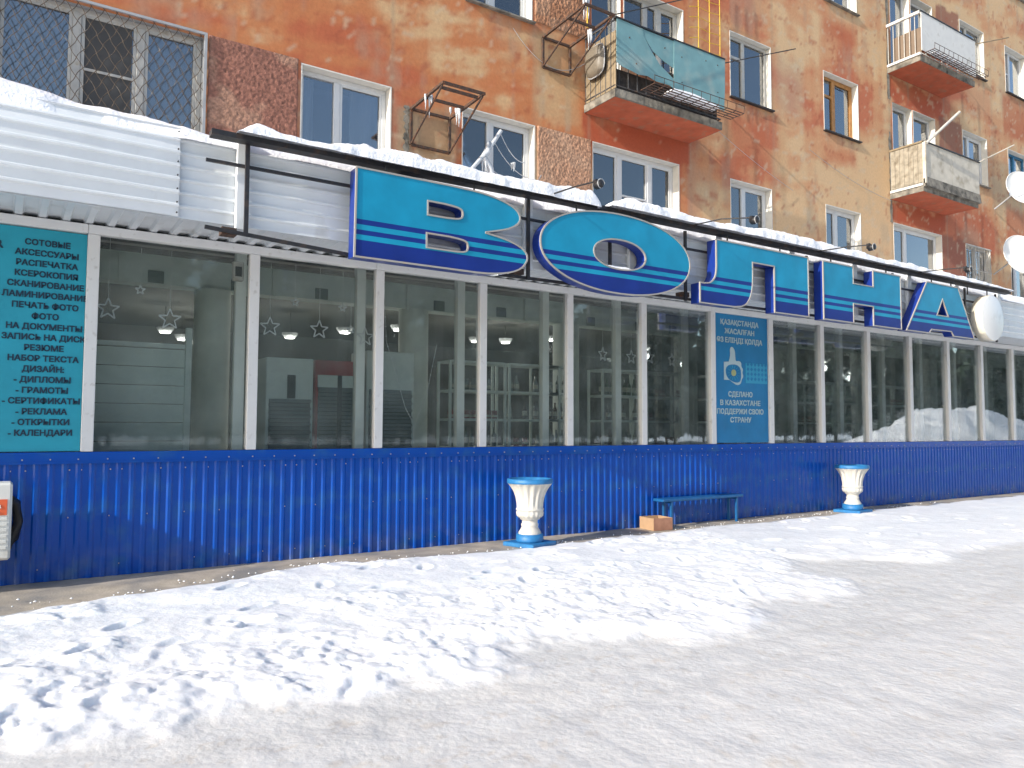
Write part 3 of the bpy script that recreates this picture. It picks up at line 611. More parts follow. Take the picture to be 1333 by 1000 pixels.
for i in range(10):
    x = -.75+3.02*i
    if c0 is None: c0 = cm.build('round_column', INCOL, shop); c0.location = (0, 0, 0); base_me = c0.data
    o = c0 if i == 0 else c0.copy()
    if i: COL.objects.link(o)
    o.location = (x, 10.87, 0)
# main roof
m = MB(); m.add([(-14.1, 7.80, 4.26), (30, 7.80, 4.26), (30, 9.99, 4.46), (-14.1, 9.99, 4.46), (-14.1, 7.80, 4.22), (30, 7.80, 4.22), (30, 9.99, 4.40), (-14.1, 9.99, 4.40)], [(0, 1, 2, 3), (7, 6, 5, 4), (0, 4, 5, 1)]); m.build('roof', GREYM, shop)
# fascia sheets: horizontal ribs
def fascia(x0, x1, y, z0, z1, flare=0, bulge=0):
    nx = max(2, int((x1-x0)/.08)); zz = []; off = []
    p = .128; z = z0
    while z < z1:
        for dz, d in ((0, .0), (.080, -.004), (.093, -.028), (.110, -.028), (.124, .0)):
            if z+dz < z1: zz.append(z+dz); off.append(d)
        z += p
    zz.append(z1); off.append(0)
    xx = np.linspace(x0, x1, nx); A, Zg = np.meshgrid(xx, np.array(zz)); D = np.array(off)[:, None]+0*A
    D = D+.010*(fbm(A*1.4+x0, Zg*2.2, 401, 3)-.5)+flare*sst(z1-.22, z1, Zg)*(.4+.6*fbm(A*1.2, Zg*0, 402))-bulge*np.sin((A-x0)/(x1-x0)*math.pi)*np.sin((Zg-z0)/(z1-z0)*math.pi)
    Zg = Zg+.006*(fbm(A*1.1, Zg*1.1, 403)-.5)
    return grid_mesh('fascia_sheet', A, y+D, Zg, WMETAL, shop, None, None, False)
fascia(-14, -1.5, 7.735, 3.50, 4.38, .10); fascia(-1.5, 1.28, 7.72, 3.49, 4.36, .07, .03)
xf = [1.20, 3.5, 5.9, 8.3, 10.7, 13.1, 15.5, 17.6, 20.5, 23.5, 26.5, 30]
for i in range(len(xf)-1): fascia(xf[i], xf[i+1]+.03, 7.775-.004*(i % 2), 3.50, 4.285)
m = MB()
for z in (3.52, 3.62, 3.75, 3.88, 4.01, 4.13, 4.3): m.lathe((1.262, 7.695, z), [(0, 0), (.008, 0), (.008, .012)], 6, axis='y')
tag(m.build('screw_heads', DARK, shop), kind='stuff')
# soffit: ribbed sheet running to the wall
v = []; f = []; i = 0; x = -14
while x < 30:
    for dx, dz in ((0, 0), (.055, 0), (.075, .032), (.175, .032), (.195, 0)): v += [(x+dx, 7.80, 3.505+dz), (x+dx, 8.72, 3.515+dz)]
    x += .197
n = len(v)//2; m = MB(); m.add(v, [(2*i, 2*i+1, 2*i+3, 2*i+2) for i in range(n-1)]); m.build('soffit_sheet', WMETAL, shop)
B(-14, 30, 7.765, 7.80, 3.485, 3.505).build('drip_edge', WMETAL, shop)
B(-14, 30, 8.73, 8.76, 3.50, 4.2).build('soffit_backing', BLK, shop)
for i in range(12):
    x = 1.80+1.72*i
    if x < 20: B(x, x+.125, 7.69, 7.75, 3.44, 4.36, b=.004).build('fascia_post', WMETAL, shop)

# roof snow, with the surface rising to the wall
xr = np.arange(-9, 29, .04); yr = np.concatenate([[7.66, 7.67], np.linspace(7.69, 9.99, 46)]); XR, YR = np.meshgrid(xr, yr)
top = np.interp(XR, [-5, -.17, .4, 1.0, 1.6, 1.9, 2.3, 3.3, 6.7, 7, 7.3, 29], [4.56, 4.53, 4.46, 4.44, 4.38, 4.40, 4.38, 4.40, 4.45, 4.42, 4.45, 4.45])
front = 7.70+.06*(fbm(XR*2.2, 0*XR, 501, 4)-.3)+.02*(XR < 1.3)
d = np.clip(YR-front, 0, 9)
ZR = 4.27+(top-4.27)*np.clip(d/.16, 0, 1)**.45+.10*sst(.15, 2.2, d)+.035*(fbm(XR*2.5, YR*2.5, 511, 4)-.5)*np.clip(d*5, 0, 1)+.02*(fbm(XR*9, YR*9, 512, 3)-.5)
ZR = np.where(YR < front, 4.24, ZR)
tag(grid_mesh('roof_snow', XR, np.maximum(YR, front-.01), ZR, SNOW), 'thick white snow blanket lying on the pavilion roof', 'snow', kind='stuff')

# ================================================================== sign frame and letters
fr_ = empty('sign_gantry', (1.6, 7.5, 4.3), 'long dark steel beam with brackets carrying the shop letters', 'gantry')
m = MB(); m.add([(x, y, z+(.0 if x < 5 else 0)) for x, zc in ((1.52, 4.285), (3.2, 4.30), (6.3, 4.335), (17.45, 4.345)) for y, z in ((7.51, zc-.008), (7.63, zc-.014), (7.63, zc+.04), (7.51, zc+.045))],
      [(3, 2, 1, 0)]+[(4*i+a, 4*i+(a+1) % 4, 4*i+4+(a+1) % 4, 4*i+4+a) for i in range(3) for a in range(4)]+[(12, 13, 14, 15)]); m.build('beam', DARK, fr_)
m = MB(); m.box(1.50, 17.0, 7.63, 7.66, 4.045, 4.075); m.build('rail', DARK, fr_); m = MB(); m.bar((1.50, 7.62, 3.40), (3.2, 7.62, 3.30), .03, .035); m.bar((3.2, 7.64, 3.32), (17.0, 7.64, 3.36), .03, .035); m.build('rail', DARK, fr_)
for x in (1.88, 5.24, 6.55, 7.95, 10.72, 13.2, 15.75, 17.0): B(x-.02, x+.02, 7.60, 7.63, 3.30 if x > 5 else 3.38, 4.30).build('upright', DARK, fr_)
for x in (1.66, 5.05, 7.9, 10.6, 13.2): B(x, x+.14, 7.63, 7.76, 3.36, 3.43).build('bracket', RUST, fr_)
m = MB()
for x in (3.3, 4.4, 5.9, 7.1, 8.7, 9.9, 11.2, 12.8, 14.3, 15.0, 15.62, 16.4): m.tube([(x, 7.5, 4.14), (x, 7.5, 4.31)], .012, 6)
m.build('hanger', DARK, fr_)
def sm(poly, it=2):
    """round an outline: points flagged with a third value stay sharp"""
    for _ in range(it):
        o = []; n = len(poly)
        for i in range(n):
            a = poly[i]; b = poly[(i+1) % n]; sa = len(a) > 2; sb = len(b) > 2
            if sa: o.append(a)
            if not (sa and sb):
                if not sa: o.append((a[0]*.75+b[0]*.25, a[1]*.75+b[1]*.25))
                if not sb: o.append((a[0]*.25+b[0]*.75, a[1]*.25+b[1]*.75))
        poly = o
    return [(p[0], p[1]) for p in poly]
def ell(cx_, cz_, a, b, n=72): return [(cx_+a*math.copysign(abs(math.cos(t))**.94, math.cos(t)), cz_+b*math.copysign(abs(math.sin(t))**.94, math.sin(t))) for t in (2*math.pi*i/n for i in range(n))]
T, Bm = 4.205, 3.262
q = 1
Lv = sm([(2.94, T, q), (4.05, T, q), (4.55, 4.195), (4.93, 4.10), (5.02, 3.955), (4.86, 3.83), (4.52, 3.745, q), (4.52, 3.735, q), (4.80, 3.70), (5.05, 3.62), (5.12, 3.50), (4.98, 3.34), (4.60, 3.262), (4.15, Bm, q), (2.93, Bm, q)])
Lvh = [sm([(3.77, 3.985, q), (3.98, 3.985, q), (4.19, 3.97), (4.22, 3.905), (4.19, 3.84), (3.98, 3.83, q), (3.77, 3.83, q)]), sm([(3.76, 3.625, q), (4.03, 3.625, q), (4.26, 3.61), (4.29, 3.54), (4.26, 3.47), (4.03, 3.465, q), (3.76, 3.465, q)])]
Lo = ell(6.565, 3.755, 1.275, .520); Loh = [ell(6.565, 3.745, .445, .195, 40)]
Ll = sm([(8.38, T, q), (10.49, T, q), (10.49, Bm, q), (9.66, Bm, q), (9.66, 3.965, q), (9.16, 3.965, q), (9.16, 3.66), (9.12, 3.46), (9.00, 3.30), (8.76, Bm), (8.60, Bm, q), (8.04, Bm, q), (8.04, 3.545, q), (8.12, 3.545, q), (8.26, 3.56), (8.36, 3.66), (8.38, 3.80), (8.38, 3.9, q)])
Lh = [(10.88, T), (11.70, T), (11.70, 3.925), (12.28, 3.925), (12.28, T), (13.12, T), (13.12, Bm), (12.27, Bm), (12.27, 3.585), (11.69, 3.585), (11.69, Bm), (10.88, Bm)]
La = [(14.00, T), (15.11, T), (15.68, Bm), (14.90, Bm), (14.82, 3.345), (14.12, 3.335), (14.03, Bm), (13.29, Bm)]; Lah = [[(14.53, 3.93), (14.73, 3.615), (14.32, 3.615)]]
sign = empty('shop_sign', (9.3, 7.5, 3.735), 'big blue sloping-side letters spelling ВОЛНА above the shop windows', 'sign')
def letter(name, out, holes):
    L_ = MB()
    loops = [out]+holes
    for l in loops:
        n = len(l); L_.add([(x, 7.435, z) for x, z in l]+[(x, 7.60, z) for x, z in l], [(i, n+i, n+(i+1) % n, (i+1) % n) for i in range(n)])
    L_.prism(out, 7.595, 7.60, 0, holes)
    ob = L_.build('letter', SIDE, sign); tag(ob, 'letter %s of the shop sign' % name)
    MB().prism(out, 7.428, 7.436, 0, holes).build('letter_face', FACE, ob)
    for l in loops:
        t_ = MB(); n = len(l); vs = []
        for i in range(n):
            a = Vector((l[i][0]-l[i-1][0], l[i][1]-l[i-1][1])); b = Vector((l[(i+1) % n][0]-l[i][0], l[(i+1) % n][1]-l[i][1])); a.normalize(); b.normalize()
            tn = (a+b).normalized(); nn = Vector((-tn.y, tn.x))*.009/max(.45, abs(tn.dot(b)))
            for sx, y in ((-1, 7.418), (1, 7.418), (1, 7.438), (-1, 7.438)): vs.append((l[i][0]+sx*nn.x, y, l[i][1]+sx*nn.y))
        t_.add(vs, [(4*i+k, 4*i+(k+1) % 4, 4*((i+1) % n)+(k+1) % 4, 4*((i+1) % n)+k) for i in range(n) for k in range(4)]); t_.build('edge_strip', RIM, ob)
letter('В', Lv, Lvh); letter('О', Lo, Loh); letter('Л', Ll, []); letter('Н', Lh, []); letter('А', La, Lah)
snowloaf('snow_patch', [(6.28, 3.565, 3.60), (6.5, 3.55, 3.60), (6.8, 3.57, 3.61)], .15, 7.44, sign, seed=9)
dk = empty('round_sign_box', (16.4, 7.5, 3.73), 'blank round white lightbox at the right end of the sign', 'lightbox')
MB().lathe((16.40, 7.40, 3.73), [(.455, .0), (.462, .01), (.462, .20), (0, .20)], 40, axis='y').build('drum', CREAM, dk)
MB().lathe((16.40, 7.40, 3.73), [(0, -.004), (.44, -.004), (.455, .002)], 40, axis='y').build('face_plate', mat('acrylic_white', (.74, .75, .74), .3, dirt=(.6, .6, .58), ds=5, dk=.38), dk)
# lamps on arms above the letters
names = ['between the first and second letters', 'between the second and third letters', 'between the third and fourth letters', 'between the fourth and last letters']
for (xb, xt), nm in zip(((5.49, 5.55), (8.0, 8.25), (10.86, 10.97), (13.83, 13.90)), names):
    L_ = empty('sign_lamp', (xb, 7.5, 4.38), 'small black spotlight on a long arm '+nm, 'lamp', 'spotlights on arms above the sign')
    m = MB(); m.tube([(xb, 7.52, 4.37), (xb+.01, 7.0, 4.345), (xt, 6.70, 4.33)], .010, 6); m.build('arm', DARK, L_)
    m = MB(); m.lathe((xt, 6.64, 4.28), [(0, -.05), (.042, -.045), (.05, 0), (.048, .05), (0, .06)], 12, axis='y'); m.box(xt-.02, xt+.02, 6.67, 6.72, 4.27, 4.35); m.build('lamp_head', BLK, L_)
    m = MB(); m.tube([(xt+.05*math.cos(a), 6.60, 4.28+.055*math.sin(a)) for a in (i*.45 for i in range(11))], .006, 5); m.build('yoke', GREYM, L_)
# snow on the beam
bs_ = [(1.74, 4.35), (1.93, 4.455), (2.15, 4.42), (2.63, 4.40), (3.05, 4.49), (3.69, 4.505), (4.28, 4.49), (5.38, 4.51), (5.7, 4.53), (6.26, 4.56)]
snb = snowloaf('beam_snow', [(x, 4.325, z) for x, z in bs_], .24, 7.42, None, seed=1); tag(snb, 'long ridge of snow on the sign beam above letter В', 'snow', kind='stuff')
bs2 = [(6.42, 4.37), (6.49, 4.46), (6.76, 4.55), (7.3, 4.53), (8.07, 4.49), (9.0, 4.50), (9.76, 4.56), (10.6, 4.55), (11.4, 4.52), (11.8, 4.54), (12.5, 4.47), (13.2, 4.51), (14.2, 4.47), (15.4, 4.48), (16.4, 4.45), (17.4, 4.40)]
snb = snowloaf('beam_snow', [(x, 4.375, z) for x, z in bs2], .26, 7.41, None, seed=2); tag(snb, 'long ridge of snow on the sign beam above letters О to А', 'snow', kind='stuff')

# ================================================================== banners
bn = empty('services_banner', (-.1, 8.75, 2.3), 'turquoise banner listing print and photo services behind the leftmost shop window', 'banner')
B(-.745, .598, 8.640, 8.644, 1.25, 3.405).build('cloth', BAN, bn)
lines = ['СОТОВЫЕ', 'АКСЕССУАРЫ', 'РАСПЕЧАТКА', 'КСЕРОКОПИЯ', 'СКАНИРОВАНИЕ', 'ЛАМИНИРОВАНИЕ', 'ПЕЧАТЬ ФОТО', 'ФОТО', 'НА ДОКУМЕНТЫ', 'ЗАПИСЬ НА ДИСК', 'РЕЗЮМЕ', 'НАБОР ТЕКСТА', 'ДИЗАЙН:', '- ДИПЛОМЫ', '- ГРАМОТЫ', '- СЕРТИФИКАТЫ', '- РЕКЛАМА', '- ОТКРЫТКИ', '- КАЛЕНДАРИ']
for i, s in enumerate(lines):
    text(s, .262, 3.240-.1022*i, 8.637, .056, INKD, bn, off=.008, bold=.075)
text('R', -.135, 3.18, 8.637, .075, INKD, bn, off=.008, bold=.075)
b2_ = empty('campaign_banner', (10.35, 8.75, 2.3), 'blue banner with white thumbs-up hand and Kazakh and Russian text', 'banner')
B(9.675, 11.02, 8.640, 8.644, 1.26, 3.41).build('cloth', BAN2, b2_)
for s, z, w_ in (('ҚАЗАҚСТАНДА', 3.235, .95), ('ЖАСАЛҒАН', 3.085, .74), ('ӨЗ ЕЛІҢДІ ҚОЛДА', 2.935, 1.14), ('СДЕЛАНО', 2.03, .60), ('В КАЗАХСТАНЕ', 1.885, 1.0), ('ПОДДЕРЖИ СВОЮ', 1.74, 1.16), ('СТРАНУ', 1.60, .52)):
    text(s, 10.30, z, 8.637, .085, INKW, b2_, off=.005, bold=.07, w=w_)
hand = [(10.12+(x-10.12)*.85, 2.50+(z-2.50)*.88) for x, z in sm([(9.86, 2.62, q), (10.0, 2.63, q), (10.05, 2.76), (10.03, 2.88), (10.10, 2.93), (10.18, 2.86), (10.19, 2.74), (10.20, 2.64), (10.30, 2.66), (10.37, 2.62), (10.36, 2.55), (10.42, 2.50), (10.39, 2.43), (10.43, 2.36), (10.37, 2.30), (10.35, 2.22), (10.24, 2.18), (10.10, 2.24), (10.02, 2.28, q), (9.86, 2.28, q)])]
MB().prism(hand, 8.634, 8.638).build('thumb_emblem', INKW, b2_)
MB().prism(sm([(9.93, 2.56), (10.30, 2.58), (10.33, 2.32), (10.22, 2.25), (9.95, 2.33)]), 8.631, 8.633).build('emblem_inner', BAN2, b2_)
m = MB()
for i in range(14): a = 2*math.pi*i/14; m.bar((10.13+.09*math.cos(a), 8.629, 2.43+.075*math.sin(a)), (10.13+.15*math.cos(a), 8.629, 2.43+.125*math.sin(a)), .012, .004)
m.build('emblem_rays', INKC, b2_); MB().prism(ell(10.13, 2.43, .06, .055, 20), 8.627, 8.630).build('emblem_centre', INKG, b2_)
m = MB(); m.box(10.44, 11.0, 8.636, 8.639, 2.27, 2.61); m.build('ornament_band', INKC, b2_)
m = MB()
for r_ in range(4):
    for c_ in range(6): m.prism([(10.50+c_*.092, 2.31+r_*.082), (10.535+c_*.092, 2.345+r_*.082), (10.50+c_*.092, 2.38+r_*.082), (10.465+c_*.092, 2.345+r_*.082)], 8.633, 8.635)
m.build('ornament', BAN2, b2_)

# ================================================================== inside the shop
def star_pts(R_, r_): return [((R_ if i % 2 == 0 else r_)*math.sin(math.pi*i/5), (R_ if i % 2 == 0 else r_)*math.cos(math.pi*i/5)) for i in range(10)]
def star_mesh(R_, string):
    m = MB(); p = star_pts(R_, R_*.42)
    for i in range(10): a, b = p[i], p[(i+1) % 10]; m.bar((a[0], 0, a[1]), (b[0], 0, b[1]), .012, .014)
    me = m.build('hanging_star', SILVER); 
    MB().tube([(0, 0, R_), (0, 0, string)], .0025, 4).build('string', SILVER, me); return me
bayname = ['first', 'second', 'third', 'fourth', 'fifth', 'sixth', 'seventh']
def bay(x):
    i = sum(1 for k in MX if k < x)-7
    return bayname[max(0, min(6, i))]
s0 = s1 = None
for x, z, big in ((.83, 2.72, 1), (1.13, 2.95, 0), (1.43, 2.66, 1), (2.51, 2.66, 1), (2.80, 2.98, 0), (3.10, 2.67, 1), (3.39, 2.96, 0), (3.50, 2.70, 0), (3.69, 2.62, 1), (7.55, 2.62, 1), (8.13, 2.61, 1), (8.51, 2.63, 1), (9.02, 2.61, 1)):
    if big:
        o = s0 = star_mesh(.115, .75) if s0 is None else None or s0
        if s0.get('used'): o = copy_tree(s0)
        s0['used'] = 1
    else:
        o = s1 = star_mesh(.05, .45) if s1 is None else None or s1
        if s1.get('used'): o = copy_tree(s1)
        s1['used'] = 1
    o.location = (x, 8.95, z); o.rotation_euler = (0, 0, random.uniform(-.3, .3))
    tag(o, ('outlined silver star' if big else 'tiny silver star')+' hanging in the %s shop window right of the services banner' % bay(x), 'star decoration', 'stars hanging in the shop windows')
for o in bpy.data.objects:
    if 'used' in o.keys(): del o['used']
# string light garland
g = MB()
for pts in ([(3.98, 9.05, 3.35), (4.02, 9.05, 2.6), (4.3, 9.05, 1.75), (4.42, 9.05, 1.55)], [(4.75, 9.05, 2.6), (4.6, 9.05, 1.9), (4.42, 9.05, 1.5), (4.43, 9.05, 1.3)], [(5.35, 9.05, 3.2), (5.38, 9.05, 2.3), (5.42, 9.05, 1.4)]): 
    g.tube(pts, .003, 4)
    for a, b in zip(pts[:-1], pts[1:]):
        for k in range(6): t_ = (k+.5)/6; g.box(*(sum(([a[j]*(1-t_)+b[j]*t_-.006, a[j]*(1-t_)+b[j]*t_+.006] for j in range(3)), [])))
tag(g.build('light_garland', SILVER), 'unlit string of fairy lights dangling inside the third shop window', 'garland')
# white slatted counter back
c_ = empty('slatted_partition', (1.0, 9.7, 0), 'white horizontal boarded partition behind the first clear shop window', 'partition')
for i in range(7): B(.1, 1.72, 9.66, 9.68, .9+.215*i, .9+.215*i+.205).build('board', INW, c_)
B(.1, 1.72, 9.64, 9.70, 2.41, 2.46).build('top_rail', RACK, c_); B(1.722, 1.79, 9.62, 9.70, .02, 2.66).build('post', RACK, c_)
def fridge(x0, x1, y0, zt, kind, label):
    f_ = empty('display_fridge', ((x0+x1)/2, y0, 0), label, 'fridge', 'fridges seen from behind through the glass')
    B(x0, x1, y0+.03, y0+.6, .05, zt, b=.01).build('cabinet', RACK if kind != 'red' else RED, f_)
    m = MB(); z = .3; zc = zt-.55 if kind != 'red' else zt-.38
    while z < zc: m.tube([(x0+.05, y0+.005, z), (x1-.05, y0+.005, z), (x1-.03, y0+.005, z+.025), (x1-.05, y0+.005, z+.05)], .006, 5); z += .05; m.tube([(x1-.05, y0+.005, z), (x0+.05, y0+.005, z), (x0+.03, y0+.005, z+.025), (x0+.05, y0+.005, z+.05)], .006, 5) if z < zc else 0; z += .05
    m.build('condenser', COIL, f_); B(x0+.04, x1-.04, y0+.012, y0+.03, .2, zc+.02).build('back_plate', mat('back_grey', (.12, .15, .16), .6), f_)
    if kind == 'red': B(x0+.03, x1-.03, y0+.008, y0+.029, zt-.36, zt-.20).build('pale_panel', INW, f_); B((x0+x1)/2-.03, (x0+x1)/2+.03, y0-.004, y0+.002, .3, zt-.2).build('cable_duct', COIL, f_)
    if kind == 'duct': B(x0+.27, x0+.37, y0+.006, y0+.028, zt-.52, zt-.22).build('cable_duct', COIL, f_)
fridge(2.70, 3.31, 9.72, 2.38, 'duct', 'pale grey fridge back with condenser coils, left of the red topped fridge')
fridge(3.35, 4.00, 9.76, 2.38, 'red', 'fridge with red top panel between two pale fridges')
fridge(4.04, 4.75, 9.70, 2.54, 'plain', 'tall pale grey fridge with black coils beside the round column')
# shelving racks with goods
def rack_obj(x0, w_, y0, label):
    r = empty('display_rack', (x0, y0, 0), label, 'shelf rack', 'white metal racks along the windows')
    for xx in (x0, x0+w_-.04):
        for yy in (y0, y0+.38): B(xx, xx+.04, yy, yy+.03, .02, 2.52).build('post', RACK, r)
    for z in (.35, .75, 1.17, 1.60, 2.04, 2.49): B(x0+.041, x0+w_-.041, y0-.005, y0+.42, z, z+.035).build('shelf', RACK, r)
    return r
def bottle_mesh(kind, h, r, m_):
    b = MB(); b.lathe((0, 0, 0), [(0, 0), (r, 0), (r, h*.58), (r*.38, h*.75), (r*.34, h), (0, h)] if kind == 'bottle' else [(0, 0), (r, 0), (r, h), (0, h)], 10)
    b.lathe((0, 0, 0), [(r*1.03, h*.2), (r*1.03, h*.48)], 10, 1); o = b.build(kind, [m_, LAB]); return o
protos = [bottle_mesh('bottle', .30, .038, GL[0]), bottle_mesh('bottle', .28, .04, GL[1]), bottle_mesh('bottle', .26, .042, GL[2]), bottle_mesh('tin', .13, .045, GL[3]), bottle_mesh('tin', .18, .05, GL[2])]
ORD = ['first', 'second', 'third', 'fourth', 'fifth', 'sixth', 'seventh', 'eighth', 'ninth', 'tenth', 'eleventh']
used = set(); RX = [5.55, 6.62, 7.30, 8.55, 9.60, 11.2, 12.25, 14.15, 15.2, 17.1, 18.2]
for j, x in enumerate(RX):
    wn = sum(1 for k in MX if k < x*8.65/10.2)-2
    w_ = (.62 if j == 2 else 1.03)
    rack_obj(x, w_, 10.15, 'white metal shelf rack stocked with bottles, number %d from the fridges' % (j+1) if False else 'white metal shelf rack of goods behind the glass, %s along from the fridges' % ['first', 'second', 'third', 'fourth', 'fifth', 'sixth', 'seventh', 'eighth', 'ninth', 'tenth', 'eleventh'][j])
    for z in (1.205, 1.635, 2.075):
        xx = x+.09; pk = random.randrange(5)
        while xx < x+w_-.09:
            if random.random() < .2: pk = random.randrange(5)
            if random.random() < .85:
                if pk in used: o = protos[pk].copy(); COL.objects.link(o)
                else: o = protos[pk]; used.add(pk)
                o.location = (xx, 10.22+random.uniform(0, .08), z)
                nm = ('green glass bottle', 'brown glass bottle', 'clear bottle with paper band', 'short red tin', 'pale tin')[pk]
                tag(o, nm+' on the %s shelf rack from the fridges' % ORD[j], 'bottle' if pk < 3 else 'tin', 'goods on the display racks')
            xx += .125 if pk < 3 else .135
for i, p_ in enumerate(protos):
    if i not in used: bpy.data.objects.remove(p_)
# ceiling lamps
lp = None
for x, y, z in ((2.4, 15.5, 3.25), (2.9, 16.6, 3.25), (3.4, 17.6, 3.25), (4.6, 15.0, 3.25), (5.2, 13.6, 3.25), (6.2, 13.4, 3.35), (8.4, 14.2, 3.35), (9.3, 14.4, 3.4), (9.9, 13.4, 3.4), (12.8, 13.6, 3.4), (16.6, 13.0, 3.1), (18.4, 12.6, 3.3), (21.3, 14.0, 3.3), (22.8, 14.6, 3.3), (22.2, 13.2, 3.3)):
    if lp is None:
        lp = empty('ceiling_lamp', (0, 0, 0)); MB().lathe((0, 0, 0), [(0, 0), (.10, .01), (.14, .05), (.16, .10)], 16).build('shade', GREYM, lp); MB().lathe((0, 0, 0), [(0, -.012), (.085, -.008), (.10, .005)], 16).build('diffuser', LAMPM, lp)
        MB().tube([(0, 0, .1), (0, 0, .5)], .006, 4).build('stem', DARK, lp); o = lp
        pl = bpy.data.lights.new('lamp_light', 'POINT'); pl.energy = 20; pl.shadow_soft_size = .1; pl.color = (1, .95, .88); po = bpy.data.objects.new('lamp_light', pl); COL.objects.link(po); po.parent = lp; po.location = (0, 0, -.16)
    else: o = copy_tree(lp)
    o.location = (x, y, z)
    tag(o, 'lit round ceiling lamp hanging deep inside the dark shop', 'lamp', 'lit ceiling lamps inside the shop')
# small junction box at the frame
sb = empty('junction_box', (2.09, 8.72, 3.2), 'small beige junction box beside the second white mullion', 'junction box')
B(2.03, 2.15, 8.74, 8.80, 3.12, 3.34, b=.01).build('case', OLDW, sb); B(2.055, 2.125, 8.732, 8.739, 3.17, 3.28).build('window_plate', COIL, sb)

# ================================================================== street objects
def urn(x, y, label, a=.30):
    u = empty('garden_urn', (x, y, 0), label, 'urn', 'white and blue urns in front of the skirting')
    m = MB(); c, s = math.cos(a), math.sin(a)
    def rb(h, z0, z1, b=.008):
        mm = MB().box(-h, h, -h, h, z0, z1, b=b); m.add([(x+p[0]*c-p[1]*s, y+p[0]*s+p[1]*c, p[2]) for p in mm.v], mm.f)
    rb(.245, .0, .055); m.lathe((x, y, 0), [(0, .056), (.172, .056), (.176, .07), (.172, .15), (.150, .152), (0, .152)], 28); m.build('plinth', URNB, u)
    m = MB(); m.lathe((x, y, 0), [(.146, .152), (.142, .175), (.118, .21), (.104, .24), (.108, .25), (.110, .275), (.100, .285), (.098, .315), (.108, .33), (.125, .335), (.127, .35), (.150, .362, .015), (.168, .385, .03), (.174, .425, .03), (.166, .445, .01), (.176, .45), (.180, .465), (.170, .475, .0), (.166, .50, .03), (.168, .55, .045), (.180, .62, .05), (.205, .69, .05), (.243, .75, .045), (.278, .785, .02), (.288, .792)], 96, nf=16)
    m.build('bowl', URNW, u)
    m = MB(); m.lathe((x, y, 0), [(.290, .790), (.296, .80), (.290, .845), (.272, .852), (.255, .845), (.235, .78), (.20, .72)], 40); m.build('rim', URNB, u)
    m = MB(); m.lathe((x, y, 0), [(0, .765), (.12, .775), (.236, .77)], 24); m.build('snow_fill', SNOW, u)
urn(5.60, 8.08, 'white fluted urn with blue rim, nearer one left of the cardboard box'); urn(12.76, 8.20, 'white fluted urn with blue rim, farther one right of the bench', .12)
bx = empty('cardboard_box', (8.1, 8.35, 0), 'open cardboard box lying on the apron beside the bench', 'box')
def rbx(cx0, cy0, a, L_, W_, z0, z1):
    c, s = math.cos(a), math.sin(a); mm = MB().box(-L_/2, L_/2, -W_/2, W_/2, z0, z1); mm.v = [(cx0+p[0]*c-p[1]*s, cy0+p[0]*s+p[1]*c, p[2]) for p in mm.v]; return mm
BC, BA = (8.07, 8.36), -.12
def loc(u_, v_): return (BC[0]+u_*math.cos(BA)-v_*math.sin(BA), BC[1]+u_*math.sin(BA)+v_*math.cos(BA))
for nm_, u_, v_, L_, W_, mt in (('end_wall', .17, 0, .006, .34, CARD), ('end_wall', -.17, 0, .006, .34, CARD), ('side_wall', 0, .17, .33, .006, CARD), ('side_wall', 0, -.17, .33, .006, CARD2)):
    p_ = loc(u_, v_); rbx(p_[0], p_[1], BA, L_, W_, .008, .185).build(nm_, mt, bx)
rbx(*BC, BA, .32, .32, .004, .010).build('bottom', CARD, bx)
be = empty('bench', (9.2, 8.45, 0), 'narrow blue painted bench standing against the ribbed skirting', 'bench')
B(8.22, 10.02, 8.36, 8.58, .39, .435, b=.008).build('seat', BENCH, be)
for x in (8.40, 9.86):
    for y in (8.39, 8.55): B(x, x+.035, y-.018, y+.018, 0, .39).build('leg', BENCH, be)
    B(x+.01, x+.035, 8.411, 8.529, .36, .39).build('brace', BENCH, be)
ac = empty('wall_unit', (-.35, 8.3, .3), 'white air conditioner unit mounted low on the blue skirting at left edge', 'air conditioner')
B(-.80, .055, 8.22, 8.52, .30, .985, b=.02).build('casing', ACW, ac)
m = MB()
for i in range(6): m.box(-.70, .02, 8.212, 8.222, .40+.052*i, .425+.052*i)
m.build('louvre', ACW, ac); B(-.30, .018, 8.212, 8.219, .70, .84).build('sticker', ORG, ac)
text('ra', -.055, .765, 8.209, .05, mat('sticker_white', (.8, .8, .8), .5), ac, off=.02); text('a', -.045, .715, 8.209, .035, bpy.data.materials['sticker_white'], ac, off=.02)
m = MB(); m.tube([(.04, 8.45, .82), (.085, 8.52, .78), (.11, 8.56, .60), (.08, 8.56, .45), (.03, 8.5, .38)], .04, 8); m.build('shadow_blob', BLK, ac)  # black tube standing in for the dark shadow blob beside the unit
m = MB(); m.box(-.7, -.66, 8.22, 8.63, .24, .295); m.box(-.1, -.06, 8.22, 8.63, .24, .295); m.build('bracket', DARK, ac)

